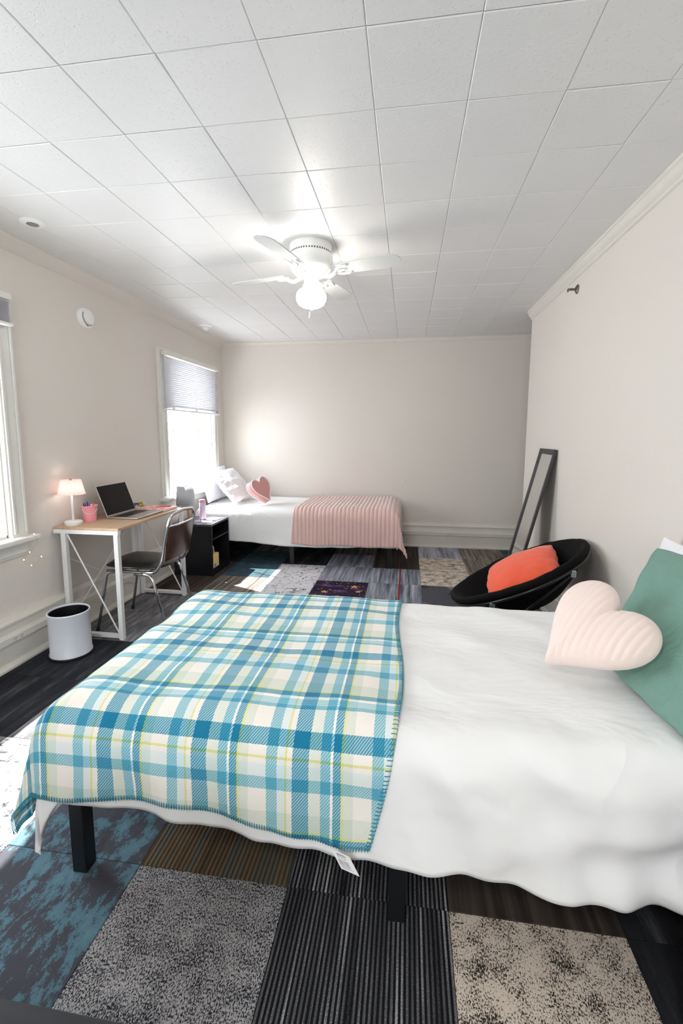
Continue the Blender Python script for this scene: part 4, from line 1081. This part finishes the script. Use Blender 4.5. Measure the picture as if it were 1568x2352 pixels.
# fairy lights round the near window sill
BEAD = mat_emit('fairy_bead', (255, 226, 170), 3.0)
fl = thing('string_lights', 'thin copper string of tiny lights hanging from the near sill', 'string lights', (XL + .09, 2.33, .75))
X_ = XL + .1
P_ = [(X_ - .01, 2.05, WZ0 - .012), (X_ - .01, 2.2, WZ0 - .012), (X_ - .005, 2.34, WZ0 - .01), (X_ + .004, 2.36, .70), (X_ - .045, 2.34, .64), (X_ - .06, 2.31, .6), (X_ - .06, 2.33, .56), (X_ - .06, 2.40, .55), (X_ - .06, 2.44, .585), (X_ - .06, 2.40, .61), (X_ - .06, 2.35, .60)]
MB().tube(fillet(P_, .03, 5), .0007, 5).build('wire', plain('copper_wire', (190, 176, 150), .4, metal=.6), fl)
for p in (P_[0], P_[1], (X_ - .005, 2.34, WZ0 - .008), (X_ - .045, 2.34, .64), P_[5], P_[8], (X_ - .06, 2.36, .552)):
    MB().lathe([(.0005, -.003), (.0028, -.001), (.0028, .002), (.0005, .004)], p, 10).build('light_bead', BEAD, fl, smooth=True)

# ------------------------------------------------------------------ mirror
mt = thing('floor_mirror', 'tall narrow black-framed mirror leaning against the right wall', 'mirror', (.785, 3.66, 0))
XT = XR - .006; xb_, zt_ = .79, 1.235
dv = Vector((XT - xb_, 0, zt_)); LL = dv.length; dv.normalize(); nv_ = Vector((-dv.z, 0, dv.x))   # nv_ faces the room
def mq(a0, a1, b0, b1, d0, d1):
    return MB().add([Vector((xb_, 3.482, .0)) + Vector((0, 1, 0)) * b + dv * a + nv_ * d for a in (a0, a1) for b in (b0, b1) for d in (d0, d1)], [(0, 1, 3, 2), (4, 6, 7, 5), (0, 4, 5, 1), (2, 3, 7, 6), (0, 2, 6, 4), (1, 5, 7, 3)])
FRM = plain('mirror_frame_charcoal', (52, 50, 50), .45); W_ = .375; f_ = .024
mq(0, LL, 0, f_, -.0, .02).build('frame_side', FRM, mt, bevel=.002); mq(0, LL, W_ - f_, W_, -.0, .02).build('frame_side', FRM, mt, bevel=.002)
mq(LL - .04, LL, f_, W_ - f_, -.0, .02).build('frame_top', FRM, mt, bevel=.002); mq(0, .03, f_, W_ - f_, -.0, .02).build('frame_bottom', FRM, mt, bevel=.002)
k = NT('mirror_silver'); k.set(Base_Color=(.88, .9, .88, 1), Metallic=1.0, Roughness=.015)
mq(.03, LL - .04, f_, W_ - f_, .004, .01).build('mirror_glass', k.m, mt)

# ------------------------------------------------------------------ saucer chair
sc_ = thing('saucer_chair', 'black folding saucer chair by the right wall', 'chair', (.68, 2.85, 0))
FUR = plain('black_plush', (3, 3, 4), .85, bump=.5, bscale=80, bdist=.004, var=.3, spec=.2)
Cc = Vector((.675, 2.85, .52)); til = math.radians(27.5); R0 = .40
e1 = Vector((math.cos(til), 0, math.sin(til))); e2 = Vector((0, 1, -.15)).normalized(); e3 = e1.cross(e2).normalized()
if e3.z < 0: e3 = -e3
def dish(r, a, d): return Cc + (e1 * math.cos(a) + e2 * math.sin(a)) * r + e3 * d
m = MB(); nr, na = 18, 72
def dh(r): return -.22 * (1 - (r / R0) ** 2)
vs = []; 
prof_d = [(R0 * (i / nr), dh(R0 * i / nr)) for i in range(1, nr + 1)] + [(R0 + .012, .008), (R0 + .03, .002), (R0 + .034, -.018), (R0 + .022, -.035), (R0 + .006, -.04)] + [(R0 * (1 - .0) - .01 - (R0 - .02) * (i / 10), -.05 + dh(R0 * (1 - i / 10)) * .95) for i in range(1, 10)]
for (r, d) in prof_d:
    for q in range(na):
        a = 2 * PI * q / na
        wob = .008 * nz(math.cos(a) * 3, math.sin(a) * 3, r * 6) + .004 * nz(math.cos(a) * 9, math.sin(a) * 9, r * 9)
        vs.append(dish(r, a, d + wob))
for i in range(len(prof_d) - 1):
    for q in range(na): m.f.append((i * na + q, i * na + (q + 1) % na, (i + 1) * na + (q + 1) % na, (i + 1) * na + q))
vs.append(dish(0, 0, dh(0))); m.f += [(len(vs) - 1, q, (q + 1) % na) for q in range(na)]
vs.append(dish(0, 0, dh(0) - .03)); b0 = (len(prof_d) - 1) * na; m.f += [(len(vs) - 1, b0 + (q + 1) % na, b0 + q) for q in range(na)]
m.v = [tuple(p) for p in vs]
m.build('fabric_dish', FUR, sc_, smooth=True)
TUBE = plain('black_tube', (20, 20, 24), .3)
MB().tube([dish(R0 + .018, 2 * PI * q / 64, -.045) for q in range(64)], .011, 10, closed=True).build('hoop', TUBE, sc_, smooth=True)
ZINC = plain('zinc_bracket', (176, 190, 196), .25, metal=.9)
for (a0, foot) in ((-1.05, (.34, 2.60, .012)), (1.05, (.34, 3.10, .012)), (-2.2, (.93, 2.60, .012)), (2.2, (.93, 3.10, .012))):
    p = dish(R0 + .018, a0, -.06)
    MB().tube([p, tuple(foot)], .011, 10).build('leg', TUBE, sc_)
    q = dish(R0 + .018, a0, -.055)
    MB().box(q.x - .014, q.x + .014, q.y - .014, q.y + .014, q.z - .028, q.z + .012).build('hinge_bracket', ZINC, sc_, bevel=.005)
for yy in (2.60, 3.10): MB().tube([(.34, yy, .012), (.33, yy, .012)] , .011, 8).build('foot_tip', TUBE, sc_)
for xx in (.34, .93): MB().tube([(xx, 2.60, .012), (xx, 3.10, .012)], .011, 8).build('ground_bar', TUBE, sc_)
ORANGE = mat_cloth('orange_microfibre', (238, 92, 58), .85, 900, .12, 7, .05, .3)
pillow('throw_pillow', 'bright orange throw pillow in the black saucer chair', ORANGE, dish(.24, 3.45, -.10), dish(.25, -.75, -.10), dish(.33, 1.9, .0), .085, 21, .006, -.06, power=.5)
